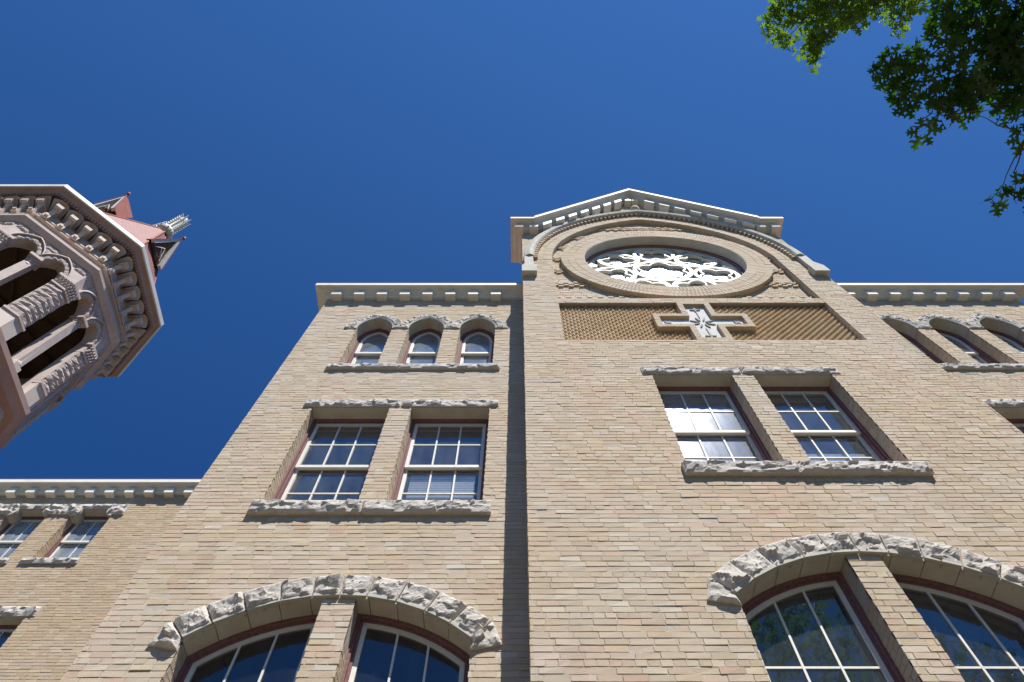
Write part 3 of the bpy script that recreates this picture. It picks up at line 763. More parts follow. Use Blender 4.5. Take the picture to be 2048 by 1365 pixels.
# ---- rose window: frame, tracery, glass
s = HB(); s.ring(circ(RIN - .012), circ(RIN - .085), D1 + .215, D1 + .40); rw = s.part('rose_window', M_MAR)
def ringc(mb, c, r0, r1, y0, y1, n=40): mb.ring(circ(r1, n, c), circ(r0, n, c), y0, y1)
yt = D1 + .27
tr = MB(); ringc(tr, RC, RIN - .15, RIN - .08, yt, yt + .10, 96)
def foil(mb, c, R0, lobes, rot, w=.036, y0=yt + .012, y1=yt + .085):
    """cusped foil inside a circle of radius R0"""
    rl = R0 * (.40 if lobes > 5 else .46); dl = R0 - rl; pa, pb = [], []
    for k in range(lobes):
        a0 = rot + 2 * math.pi * k / lobes; half = math.pi / lobes
        # angle on the lobe where neighbouring lobes meet
        m = dl * math.sin(half)
        hh = math.sqrt(max(1e-6, rl * rl - m * m)) if rl > m else 0
        ph = math.acos(max(-1, min(1, -(hh if False else 0))))
        cut = math.pi / 2 + half - (math.acos(min(1, m / rl)) if rl > m else 0)
        for i in range(11):
            t = a0 - cut + 2 * cut * i / 10
            lc = (c[0] + dl * math.cos(a0), c[1] + dl * math.sin(a0))
            pa.append((lc[0] + rl * math.cos(t), lc[1] + rl * math.sin(t))); pb.append((lc[0] + (rl - w) * math.cos(t), lc[1] + (rl - w) * math.sin(t)))
    mb.ring(pa, pb, y0, y1)
ringc(tr, RC, .600, .690, yt, yt + .10, 64); foil(tr, RC, .61, 6, R(90))
dist = 1.19
ocs = []
for k in range(7):
    a = R(90) + 2 * math.pi * k / 7; c = (RC[0] + dist * math.cos(a), RC[1] + dist * math.sin(a)); ocs.append((c, a))
    ringc(tr, c, .430, .514, yt + .002, yt + .098, 48); foil(tr, c, .44, 4, a + math.pi / 4)
# solid spandrels of the tracery between the circles
for k in range(7):
    a = R(90) + 2 * math.pi * (k + .5) / 7
    ci = lambda r, t: (RC[0] + r * math.cos(t), RC[1] + r * math.sin(t))
    tr.prism([ci(1.52, a - .03), ci(1.71, a - .10), ci(1.72, a), ci(1.71, a + .10), ci(1.52, a + .03)], yt + .005, yt + .09)
o = tr.build('tracery', M_SASH); o.parent = rw
for c, a in ocs:
    ld = MB(); sq = [(c[0] + .2 * math.cos(a + k * math.pi / 2), yt + .09, c[1] + .2 * math.sin(a + k * math.pi / 2)) for k in range(5)]
    ld.tube(sq, .009, 5)
    for k in range(4): ld.tube([sq[k], (c[0] + .42 * math.cos(a + k * math.pi / 2), yt + .09, c[1] + .42 * math.sin(a + k * math.pi / 2))], .007, 4)
    o = ld.build('leading', M_SILVER); o.parent = rw
ld = MB()
for k in range(6):
    t = R(30) + k * math.pi / 3; ld.tube([(RC[0], yt + .09, RC[1]), (RC[0] + .5 * math.cos(t), yt + .09, RC[1] + .5 * math.sin(t))], .008, 5)
o = ld.build('leading', M_SILVER); o.parent = rw
g = MB(); g.prism(circ(RIN - .1, 64), yt + .102, yt + .106); o = g.build('pane', M_GLASSR); o.parent = rw
s = MB(); s.prism(circ(RIN - .11, 48), yt + .125, yt + .135); o = s.build('blind', plain('glare_backing', (.58, .58, .57), (.66, .66, .65), 2, .8, 0)); o.parent = rw  # pale disc added behind the rose glass; its tone stands for sun glare

# ================================================================== REAR RANGE ON THE LEFT
X3 = -16.4
hs3 = []
for i, c in enumerate((-10.265, -11.805, -13.345)):
    a, b, z0, z1, sh = c - .495, c + .495, 13.03, 14.74, 14.46
    def hf(x, i_, a=a, b=b): 
        d = min(x - a, b - x); return (14.74 if d > .165 + i_ * .9 else 14.46 + .28 * (1 - math.sqrt(max(0, 1 - (max(0, d - i_ * .9) / .165) ** 2)))) - i_
    op = [(a, z0), (b, z0), (b, sh)] + [(b - .165 + .165 * math.cos(t), sh + .0 + .165 * math.sin(t)) for t in ()] + \
         [(b - .165 * math.sin(t), sh + .165 * (1 - math.cos(t)) + .0) for t in (R(30), R(60), R(90))] + [(b - .165, z1), (a + .165, z1)] + \
         [(a + .165 * math.sin(t), sh + .165 * (1 - math.cos(t))) for t in (R(90), R(60), R(30))] + [(a, sh)]
    hs3.append(op)
    window(a, b, z0, lambda x, i_: 14.72 - i_, D3, 2, 1, 1, 13.90, rev=.2, n=4, glassm=glass('milky_glass', .12, .2, (.7, .75, .75), .33))
    jambs(br_far, D3, a, b, z0, sh)
    s = HB(); s.box(a + .165, b - .165, D3 + .002, D3 + .2, z1 - .02, z1 + .02); s.part('lintel_soffit', M_ASH)
    s = HB(); rock(s, rect(a + .05, b - .05, z1, z1 + .17), D3, .06, .03, .045, seed=i * 3.); s.part('lintel', M_LIME)
    for sg in (-1, 1):                                  # rounded corbels carrying the lintel
        xo = a if sg < 0 else b
        s = HB()
        pts = [(xo, sh)] + [(xo - sg * .175 * math.sin(t), sh + .175 * (1 - math.cos(t))) for t in (R(25), R(50), R(75), R(90))] + [(xo - sg * .175, z1 - .02), (xo, z1 - .02)]
        s.prism(pts, D3 - .06, D3 + .2); s.part('corbel', M_ASH)
        s = HB(); q0, q1 = sorted((xo - sg * .14, xo + sg * .27)); rock(s, rect(q0, q1, sh + .05, z1 + .12), D3, .09, .06, .045, seed=i + sg * 5.); s.part('corbel_stone', M_LIME)
    s = HB(); rock(s, rect(a - .16, b + .12, z0 - .15, z0), D3, .06, .06, .04, seed=i * 9.); s.part('sill', M_LIME)
for a, b in ((-11.05, -9.80), (-12.6, -11.38)):
    hs3.append(rect(a, b, 9.1, 11.44)); window(a, b, 9.1, head_flat(11.42), D3, 3, 2, 2, 10.27); jambs(br_far, D3, a, b, 9.1, 11.44)
    s = HB(); s.box(a, b, D3 + .002, D3 + .2, 11.42, 11.46); s.part('lintel_soffit', M_ASH)
    s = HB(); rock(s, rect(a - .14, b + .17, 11.44, 11.68), D3, .07, .03, .045, seed=a); s.part('lintel', M_LIME)
    s = HB(); rock(s, rect(a - .1, b + .1, 8.9, 9.1), D3, .07, .06, .05, seed=b); s.part('sill', M_LIME)
ou3 = rect(X3, WX0, 0, ZC - .3)
P(wall_panel('mortar', ou3, hs3, D3 - .004, D3 + .45, M_MORT, None))
br_far.lay(Vector((0, D3, 0)), Xx, NF, [rect(-14.2, WX0, 5.0, ZC - .3)] + [h for h in hs3], head=7)
P(br_far.build('brickwork', M_BR2, None))
cornice([(X3, D3), (WX0 - .32, D3)], ZC); blocks([WX0 - .62 - .493 * i for i in range(23)], D3, ZC)
s = HB(); s.box(X3, WX0, D3 + .05, 15, ZC - .02, ZC + .02); s.part('flat_roof', M_COPPER)
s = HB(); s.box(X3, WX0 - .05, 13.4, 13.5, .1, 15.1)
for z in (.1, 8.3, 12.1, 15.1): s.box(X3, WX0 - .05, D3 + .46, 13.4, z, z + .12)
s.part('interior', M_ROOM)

# ================================================================== TOWER
HT = 28.0; TC = Vector((-.7356 * HT, .3705 * HT)); T22 = math.tan(R(22.5))
tw = empty('bell_tower', (TC.x, TC.y, 0)); tag(tw, 'octagonal stone bell tower with open arches, bracketed cornice and red slate roof', 'tower')
PB = tw
def octa(a): return [(TC.x + a * HT / math.cos(R(22.5)) * math.cos(R(22.5 + 45 * k)), TC.y + a * HT / math.cos(R(22.5)) * math.sin(R(22.5 + 45 * k))) for k in range(8)]
Zt = lambda h: 1.6 + h * HT
def oring(name, prof, m):                              # prof: (apothem, height) in units of HT
    s = HB(); sweep_h(s, octa(0.1), [((a - .1) * HT, Zt(h)) for a, h in prof], closed=True); return s.part(name, m)
# shaft
s = HB()
for a0, h0, h1 in ((.121, -1.6 / HT, .700),):
    o0 = octa(a0); vs = [(x, y, Zt(h0)) for x, y in o0] + [(x, y, Zt(h1)) for x, y in o0]
    s.add(vs, [(k, (k + 1) % 8, (k + 1) % 8 + 8, k + 8) for k in range(8)] + [tuple(range(8, 16))])
s.part('shaft', M_TOW)
oring('ledge', [(.118, .690), (.130, .694), (.1335, .700), (.1373, .7035), (.1373, .712), (.118, .7135)], M_TOWR)
oring('string_course', [(.122, .9035), (.131, .9055), (.134, .910), (.1373, .9125), (.1373, .918), (.122, .921)], M_TOW)
oring('frieze', [(.120, .915), (.1285, .915), (.1285, .985), (.120, .985)], M_TOW)
oring('cornice', [(.1245, .980), (.1455, .9815), (.1475, .9855), (.1515, .9865), (.1535, .991), (.158, .993), (.158, 1.0005), (.120, 1.006)], M_TOWR)
oring('crown_moulding', [(.1572, .9935), (.1595, .9955), (.1600, 1.0035), (.1560, 1.0065)], M_PAINT)
def face(k):                                           # local frame of face k: (t along, out, h) in units of HT
    an = R(45 * k); n = Vector((math.cos(an), math.sin(an))); t = Vector((-n.y, n.x))
    return lambda p: (TC.x + HT * (n.x * p[1] + t.x * p[0]), TC.y + HT * (n.y * p[1] + t.y * p[0]), Zt(p[2]))
def fb(f, name, mb, m, smooth=False): o = mb.build(name, m, None, smooth, f); return P(o)
def lrock(mb, quad, a, bulge, base, nx, nz, seed):     # rock patch in local (t,h) coordinates
    q = [Vector(p) for p in quad]; vs = []
    for j in range(nz + 1):
        for i in range(nx + 1):
            u, v = i / nx, j / nz; p = (q[0] * (1 - u) + q[1] * u) * (1 - v) + (q[3] * (1 - u) + q[2] * u) * v
            e = 0 if i in (0, nx) or j in (0, nz) else 1
            h = abs(fbm(p.x * 160 + seed, p.y * 160, seed)) * 1.2 + .45
            vs.append((p.x, a + base + bulge * e * min(1.5, h), p.y))
    fs = [(j * (nx + 1) + i, j * (nx + 1) + i + 1, (j + 1) * (nx + 1) + i + 1, (j + 1) * (nx + 1) + i) for j in range(nz) for i in range(nx)]
    per = [(i, 0) for i in range(nx)] + [(nx, j) for j in range(nz)] + [(i, nz) for i in range(nx, 0, -1)] + [(0, j) for j in range(nz, 0, -1)]
    k = len(vs); ids = [b * (nx + 1) + c for c, b in per]
    for i in ids: vs.append((vs[i][0], a - .0005, vs[i][2]))
    L = len(ids); fs += [(ids[i], k + i, k + (i + 1) % L, ids[(i + 1) % L]) for i in range(L)]
    mb.add(vs, fs)
AW = .1285; SPR = .862; HWO = .0152; TCN = .0203
def parc(c, hw, n=9):                                  # pointed arch outline, left foot to right foot
    Rr = hw * 2.02; ap = math.acos((Rr - hw) / Rr); pts = []
    for i in range(n + 1):
        t = ap * i / n; pts.append((c - hw + Rr - Rr * math.cos(t), SPR + Rr * math.sin(t)))
    return pts + [(2 * c - x, z) for x, z in pts[::-1][1:]]
LBox = lambda mb, t0, t1, a0, a1, h0, h1: mb.box(t0, t1, a0, a1, h0, h1)
for k in range(8):
    F = face(k); hw_ = AW * T22
    # belfry wall with two open arches
    outl = [(-hw_, .712), (hw_, .712), (hw_, .917), (-hw_, .917)]
    holes = []
    for c in (-TCN, TCN):
        holes.append([(c - HWO, .7145), (c + HWO, .7145)] + parc(c, HWO)[::-1])
    polys = [outl] + holes; tris = geometry.tessellate_polygon([[Vector((x, z, 0)) for x, z in p] for p in polys])
    pts = [p for q in polys for p in q]; n = len(pts); mb = MB(); th = .016
    vs = [(x, AW, z) for x, z in pts] + [(x * (AW - th) / AW if abs(abs(x) - hw_) < 1e-6 else x, AW - th, z) for x, z in pts]
    fs = [tuple(t) for t in tris] + [tuple(i + n for i in t) for t in tris]; o = 0
    for p in polys[1:] :
        pass
    o = len(outl)
    for p in holes:
        m = len(p)
        for i in range(m): a, b = o + i, o + (i + 1) % m; fs.append((a, b, b + n, a + n))
        o += m
    mb.add(vs, fs); fb(F, 'belfry_wall', mb, M_TOW)
    # rock faced spandrel stones, voussoirs and hood moulds
    mb = MB()
    for c in (-TCN, TCN):
        inn, out = parc(c, HWO * 1.0), parc(c, HWO * 1.36)
        L = len(inn); st = [round(L * q / 8) for q in range(9)]; st[-1] = L - 1
        for a, b in zip(st, st[1:]):
            lrock(mb, [out[a], inn[a], inn[b], out[b]], AW, .0016, .0018, 4, 3, c * 100 + a)
    fb(F, 'arch_stones', mb, M_TOWROCK)
    mb = MB()
    for c in (-TCN, TCN):
        a_, b_ = parc(c, HWO * 1.37), parc(c, HWO * 1.50); b_ = [(max(min(x, hw_), -hw_) if True else x, z) for x, z in b_]
        if c < 0: a_, b_ = [(min(x, 0.0004), z) for x, z in a_], [(min(x, .0004), z) for x, z in b_]
        else: a_, b_ = [(max(x, -.0004), z) for x, z in a_], [(max(x, -.0004), z) for x, z in b_]
        for i in range(len(a_) - 1):
            for (p, q, r, s_) in ((a_[i], a_[i + 1], b_[i + 1], b_[i]),):
                mb.add([(p[0], AW, p[1]), (q[0], AW, q[1]), (q[0], AW + .0052, q[1]), (p[0], AW + .0052, p[1]),
                        (s_[0], AW, s_[1]), (r[0], AW, r[1]), (r[0], AW + .0040, r[1]), (s_[0], AW + .0040, s_[1])],
                       [(0, 3, 2, 1), (3, 7, 6, 2), (4, 5, 6, 7)])
    fb(F, 'hood_mould', mb, M_TOW)
    for q, (t0, t1, z0, z1) in enumerate(((-.051, -.036, .893, .9035), (-.0085, .0085, .893, .9035), (.036, .051, .893, .9035), (-.004, .004, .881, .892), (-.034, -.02, .897, .903), (.02, .034, .897, .903))):
        mb = MB(); lrock(mb, [(t0, z0), (t1, z0), (t1, z1), (t0, z1)], AW, .0018, .0006, 8, 5, q * 3 + k); fb(F, 'spandrel_stone', mb, M_TOWROCK)
    # centre column: plinth, base, shaft, capital, abacus
    cf_ = lambda z: [(0, AW - .006, z)]
    def lat(mb, t, a, prof, seg=14):
        n = len(prof); vs = [(t + r * math.cos(2 * math.pi * i / seg), a + r * math.sin(2 * math.pi * i / seg), h) for r, h in prof for i in range(seg)]
        fs = [(i * seg + j, i * seg + (j + 1) % seg, (i + 1) * seg + (j + 1) % seg, (i + 1) * seg + j) for i in range(n - 1) for j in range(seg)]
        mb.add(vs, fs + [tuple(range(seg)), tuple(range((n - 1) * seg, n * seg))])
    mb = MB(); lat(mb, 0, AW - .004, [(.0052, .726), (.0060, .7285), (.0062, .731), (.0046, .7335), (.0042, .736), (.0039, .842), (.0050, .8435), (.0050, .846)])
    fb(F, 'column_shaft', mb, M_TOWC, True)
    mb = MB(); mb.box(-.0066, .0066, AW - .0115, AW + .0035, .712, .726); fb(F, 'column_plinth', mb, M_TOWC)
    mb = MB(); rr = random.Random(k)
    lat(mb, 0, AW - .004, [(.0045, .846), (.0050, .850), (.0064, .855), (.0070, .857)], 12)
    for ly, (z0, rad) in enumerate(((.8475, .0052), (.8515, .0064))):
        for q in range(8):
            t = q * math.pi / 4 + ly * .39; x, y = rad * math.cos(t), rad * math.sin(t)
            mb.tube([(x * .85, AW - .004 + y * .85, z0), (x, AW - .004 + y, z0 + .003), (x * 1.25, AW - .004 + y * 1.25, z0 + .0042)], [.0013, .0016, .0008], 5)
    fb(F, 'capital', mb, M_TOWROCK)
    mb = MB(); mb.box(-.0086, .0086, AW - .0135, AW + .0062, .857, .862); fb(F, 'abacus', mb, M_TOW)
    # bracketed frieze: five corbels and the shells between them
    w5 = .1373 * T22 * 2 / 5
    mb = MB()
    mb.box(-.1300 * T22, .1300 * T22, AW, .1325, .9425, .9455); fb(F, 'frieze_rail', mb, M_TOWC); mb = MB(); mb.box(-.1310 * T22, .1310 * T22, AW, .1335, .9355, .9372)
    fb(F, 'frieze_rail', mb, M_TOWC)
    for q in range(5):
        c = (q - 2) * w5; mb = MB()
        mb.box(c - .0042, c + .0042, AW, .1375, .9385, .9470); mb.box(c - .0050, c + .0050, AW, .1465, .9645, .9715)
        mb.tube([(c, .1372, .9425), (c, .1405, .9425)], .0026, 10); mb.tube([(c, .1335, .9470), (c, .1380, .9645)], [.0030, .0036], 10)
        mb.box(c - .0036, c + .0036, AW, .1345, .920, .9385) if False else None
        fb(F, 'corbel', mb, M_TOWC)
    sh = MB(); sp_ = MB()
    for q in range(5):
        c0 = (q - 2) * w5; n_ = 12; vs = []
        for y_, kx, z_ in ((AW, .38, .9625), (.136, .44, .9665), (.142, .475, .9690), (.1478, .492, .9700)):
            sc_ = .5 * (1 + (y_ - .1373) * T22 * 2 / 5 / w5 * 5 * .0)
            for i in range(n_ + 1):
                t_ = math.pi * i / n_; vs.append((c0 * (y_ / .1373 * .5 + .5) + w5 * kx * math.cos(t_), y_, z_ + .0118 * (kx / .492) * math.sin(t_)))
        sh.add(vs, [(j * (n_ + 1) + i, j * (n_ + 1) + i + 1, (j + 1) * (n_ + 1) + i + 1, (j + 1) * (n_ + 1) + i) for j in range(3) for i in range(n_)])
        cc = c0 * (.1478 / .1373 * .5 + .5); m_ = 6
        for sg in (-1, 1):                              # spandrel beside each arch head
            ar = [(cc + sg * w5 * .492 * math.cos(math.pi / 2 * i / m_), .1478, .9700 + .0118 * math.sin(math.pi / 2 * i / m_)) for i in range(m_ + 1)]
            sp_.add(ar + [(cc, .1478, .9835), (cc + sg * w5 * .53, .1478, .9835)], [tuple(range(m_ + 3))])
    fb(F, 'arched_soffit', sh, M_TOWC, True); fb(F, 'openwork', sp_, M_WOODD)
    mb = MB(); nd_ = 26; mb.box(-.147 * T22, .147 * T22, .1470, .1482, .9825, .9868)
    for q in range(nd_):
        c = (q + .5 - nd_ / 2) * (.150 * 2 * T22 / nd_); mb.box(c - .0013, c + .0013, .1475, .1510, .9825, .9868)
    fb(F, 'dentil_course', mb, M_TOWR)
    # roof slope
    ra = lambda h: .0126 + .353 * (1.3397 - h)
    # dormers on alternate faces
    if k % 2 == 0:
        mb = MB(); zb, zt, hw2, fa = 1.171, 1.255, .0235, .079
        mb.add([(-hw2, fa, zb), (hw2, fa, zb), (0, fa, zt)], [(0, 1, 2)])
        d = fb(F, 'dormer', mb, M_REDW)
        mb = MB()
        for q in range(9):
            x = (q - 4) * .0045; top = zb + (zt - zb) * (1 - abs(x) / hw2) - .004
            if top > zb + .004: mb.box(x - .0007, x + .0007, fa, fa + .0012, zb, top)
        o = mb.build('louver', M_WOODD, None, False, F); o.parent = d
        mb = MB()
        for sg in (-1, 1):
            for (ia, oa, y0, y1, hh) in ((0, .005, fa - .0, fa + .006, 0),):
                a0, b0 = (sg * (hw2 + .005), zb - .004), (0, zt + .007); a1, b1 = (sg * (hw2 - .002), zb - .004), (0, zt - .009)
                mb.add([(a0[0], y1, a0[1]), (b0[0], y1, b0[1]), (b1[0], y1, b1[1]), (a1[0], y1, a1[1]), (a0[0], y0, a0[1]), (b0[0], y0, b0[1]), (b1[0], y0, b1[1]), (a1[0], y0, a1[1])],
                       [(0, 1, 2, 3), (4, 7, 6, 5), (0, 4, 5, 1), (3, 2, 6, 7), (0, 3, 7, 4)])
        o = mb.build('bargeboard', M_SILVER, None, False, F); o.parent = d
        mb = MB(); e = .002
        for sg in (-1, 1):
            mb.add([(sg * (hw2 + .005), fa + .0075, zb - .002), (0, fa + .0075, zt + .009), (0, .042, zt + .009), (sg * (hw2 + .005), .066, zb - .002),
                    (sg * (hw2 + .005), fa + .0075, zb - .0045), (0, fa + .0075, zt + .0065), (0, .042, zt + .0065), (sg * (hw2 + .005), .066, zb - .0045)],
                   [(0, 1, 2, 3), (4, 7, 6, 5), (0, 4, 5, 1), (0, 3, 7, 4)])
        o = mb.build('dormer_roof', M_REDW, None, False, F); o.parent = d
        mb = MB(); mb.tube([(0, fa + .006, zt + .006), (0, fa + .0075, zt + .018)], [.0016, .0012], 6); mb.tube([(0, fa + .0075, zt + .012), (0, fa + .0075, zt + .019)], [.0036, .0022], 6)
        o = mb.build('finial_knob', M_REDW, None, False, F); o.parent = d
        mb = MB(); mb.box(-hw2, hw2, .060, fa, zb - .005, zb - .001); o = mb.build('dormer_floor', M_WOODD, None, False, F); o.parent = d
        mb = MB()
        for p, q in (((-.014, zb), (0, zb + .030)), ((.014, zb), (0, zb + .030)), ((-.007, zb + .02), (.012, zb + .006))): mb.tube([(p[0], fa + .003, p[1]), (q[0], fa + .003, q[1])], .0009, 5)
        o = mb.build('bracing', M_SILVER, None, False, F); o.parent = d
# corner piers, plinths and capitals
for k in range(8):
    an = R(22.5 + 45 * k); u = Vector((math.cos(an), math.sin(an))); 
    n1, n2 = R(45 * k), R(45 * k + 45)
    def corner(ap, s0, h, w=.0165):                    # s0 in [-1,1] runs round the corner of apothem ap
        c = u * (ap / math.cos(R(22.5)))
        t = Vector((-math.sin(n1), math.cos(n1))) if s0 < 0 else Vector((-math.sin(n2), math.cos(n2)))
        p = c + t * (s0 * w); return (TC.x + HT * p.x, TC.y + HT * p.y, Zt(h))
    def wrap(mb, ap, h0, h1, w, bulge, nx, nz, seed):
        vs = []
        for j in range(nz + 1):
            for i in range(-nx, nx + 1):
                e = 0 if j in (0, nz) or abs(i) == nx else 1
                b = bulge * e * min(1.6, .4 + 1.3 * abs(fbm(i * .55 + seed, j * .8, seed * 2.)))
                vs.append(corner(ap + b, i / nx, h0 + (h1 - h0) * j / nz, w))
        for j in (0, nz):
            for i in (-nx, 0, nx): vs.append(corner(.122, i / nx, h0 + (h1 - h0) * j / nz, w * .8))
        N = 2 * nx + 1; fs = [(j * N + i, j * N + i + 1, (j + 1) * N + i + 1, (j + 1) * N + i) for j in range(nz) for i in range(N - 1)]
        b0 = N * (nz + 1)
        for j, o in ((0, b0), (nz, b0 + 3)):
            r = j * N; fs.append(tuple([r + i for i in range(nx + 1)] + [o + 1, o])); fs.append(tuple([r + nx + i for i in range(nx + 1)] + [o + 2, o + 1]))
        fs.append(tuple([j * N for j in range(nz + 1)] + [b0 + 3, b0])); fs.append(tuple([j * N + N - 1 for j in range(nz + 1)] + [b0 + 5, b0 + 2]))
        mb.add(vs, fs)
    pr = HB(); m = 8
    for q in range(m):
        h0 = .7515 + (.838 - .7515) * q / m; h1 = .7515 + (.838 - .7515) * (q + 1) / m - .0006
        wrap(pr, .1303, h0, h1, .0165 + .0015 * (q % 2), .0022, 5, 4, q * 2.3 + k)
    pr.part('corner_pier', M_TOWROCK)
    pl = HB(); wrap(pl, .1315, .712, .7475, .0190, 0, 1, 1, 0); pl.part('pier_plinth', M_TOWC)
    pl = HB(); wrap(pl, .1335, .7475, .7512, .0200, 0, 1, 1, 0); pl.part('pier_moulding', M_TOW)
    pl = HB(); wrap(pl, .1335, .838, .8415, .0195, 0, 1, 1, 0); pl.part('pier_necking', M_TOW)
    pl = HB(); wrap(pl, .1352, .8575, .8625, .0225, 0, 1, 1, 0); pl.part('pier_abacus', M_TOW)
    pl = HB(); wrap(pl, .1312, .8415, .8575, .0185, .0006, 6, 3, 3)
    for ly, hh in enumerate((.8440, .8495, .8550)):
        for i in range(-4, 5):
            x, y, z = corner(.1322 + .0007 * ly, (i + .3 * (ly % 2)) / 4.4, hh, .0185); dx_, dy_ = u.x * .03, u.y * .03
            pl.tube([(x, y, z - .05), (x + dx_, y + dy_, z), (x + 2.4 * dx_, y + 2.4 * dy_, z + .06)], [.045, .055, .03], 5)
    pl.part('capital', M_TOWROCK)
# rough stone bands on the shaft just below the ledge
for k in (5, 6, 7, 0, 1):
    F = face(k); mb = MB(); rr = random.Random(k); hw_ = .121 * T22; z = .60; row = 0
    while z < .683:
        x = -hw_ + (.006 if row % 2 else 0)
        while x < hw_ - .006:
            w = min(rr.uniform(.011, .019), hw_ - x); lrock(mb, [(x + .0002, z), (x + w - .0003, z), (x + w - .0003, z + .0113), (x + .0002, z + .0113)], .121, .0018, .0006, 4, 3, x * 90 + z); x += w
        z += .0118; row += 1
    fb(F, 'rough_ashlar', mb, M_TOWROCK)
# belfry ceiling and floor
for h, a, nm in ((.903, .118, 'belfry_ceiling'), (.7135, .118, 'belfry_floor')):
    s = HB(); o0 = octa(a); s.add([(x, y, Zt(h)) for x, y in o0] + [(x, y, Zt(h + .003)) for x, y in o0], [tuple(range(8))[::-1], tuple(range(8, 16))] + [(i, (i + 1) % 8, (i + 1) % 8 + 8, i + 8) for i in range(8)])
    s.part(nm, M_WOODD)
s = HB()
for k in range(4):
    a = R(22.5 + 45 * k); u = Vector((math.cos(a), math.sin(a))) * (.125 * HT); s.tube([(TC.x - u.x, TC.y - u.y, Zt(.9)), (TC.x + u.x, TC.y + u.y, Zt(.9))], .09, 4)
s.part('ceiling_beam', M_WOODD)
# roof
APX = Vector((0, .012 * HT))
def octh(a, h, lean=0): return [(x + APX.x * lean, y + APX.y * lean, Zt(h)) for x, y in octa(a)]
s = HB(); lo, hi = octh(.1325, 1.004), octh(.0126, 1.3397, 1)
s.add(lo + hi, [(k, (k + 1) % 8, (k + 1) % 8 + 8, k + 8) for k in range(8)] + [tuple(range(8, 16))]); s.part('slate_roof', M_SLATE)
s = HB()
for a, b in zip(lo, hi): s.tube([a, b], .055, 6)
s.part('roof_hips', M_REDW)
fx, fy = TC.x + APX.x * 1.15, TC.y + APX.y * 1.15
s = HB(); s.lathe((fx, fy, Zt(1.332)), [(.30, 0), (.34, .08), (.34, .2), (.42, .3), (.42, .42), (.30, .6)], 16); rf = s.part('lantern_base', M_WOODD)
s = HB(); s.lathe((fx, fy, Zt(1.355)), [(.30, 0), (.46, .08), (.50, .22), (.46, .42), (.30, .5), (.25, .8), (.22, 2.2), (.27, 2.3), (.3, 2.5), (.2, 2.7), (.16, 3.0), (.05, 3.2)], 16); fi = s.part('finial', M_SILVER, False)
s = MB()
for q in range(8):
    a = q * math.pi / 4; c_, s_ = math.cos(a), math.sin(a)
    for j in range(8):
        z = Zt(1.355) + .8 + j * .28; s.tube([(fx + .22 * c_, fy + .22 * s_, z), (fx + .36 * c_, fy + .36 * s_, z + .05), (fx + .40 * c_, fy + .40 * s_, z + .14)], [.05, .04, .02], 5)
    s.tube([(fx + .40 * c_, fy + .40 * s_, Zt(1.355) + .1), (fx + .53 * c_, fy + .53 * s_, Zt(1.355) + .2)], .05, 5)
o = s.build('crocket', M_SILVER); o.parent = fi; 
s = HB(); s.tube([(fx - .9, fy - .2, Zt(1.325)), (fx - .75, fy - .3, Zt(1.37)), (fx - .45, fy - .25, Zt(1.41)), (fx - .1, fy - .1, Zt(1.43))], .035, 6); s.part('lightning_rod', M_SILVER)

# ================================================================== GROUND
def ground(name, x0, x1, y0, y1, z, m, n=1):
    s = MB(); s.add([(x0, y0, z), (x1, y0, z), (x1, y1, z), (x0, y1, z)], [(0, 1, 2, 3)]); o = s.build(name, m); tag(o, kind='structure'); return o
M_GRASS = plain('dry_ground', (.085, .072, .045), (.12, .10, .065), 3, .95, .6, 60)
M_PAVE = plain('concrete_path', (.20, .185, .155), (.27, .25, .21), 2, .9, .2, 40)
ground('ground', -600, 600, -600, 600, 0, M_GRASS)
ground('path', -30, 30, -1.6, 1.2, .006, M_PAVE)
o = ground('planting_bed', -14, 14, 3.2, 4.75, .004, M_BARK)

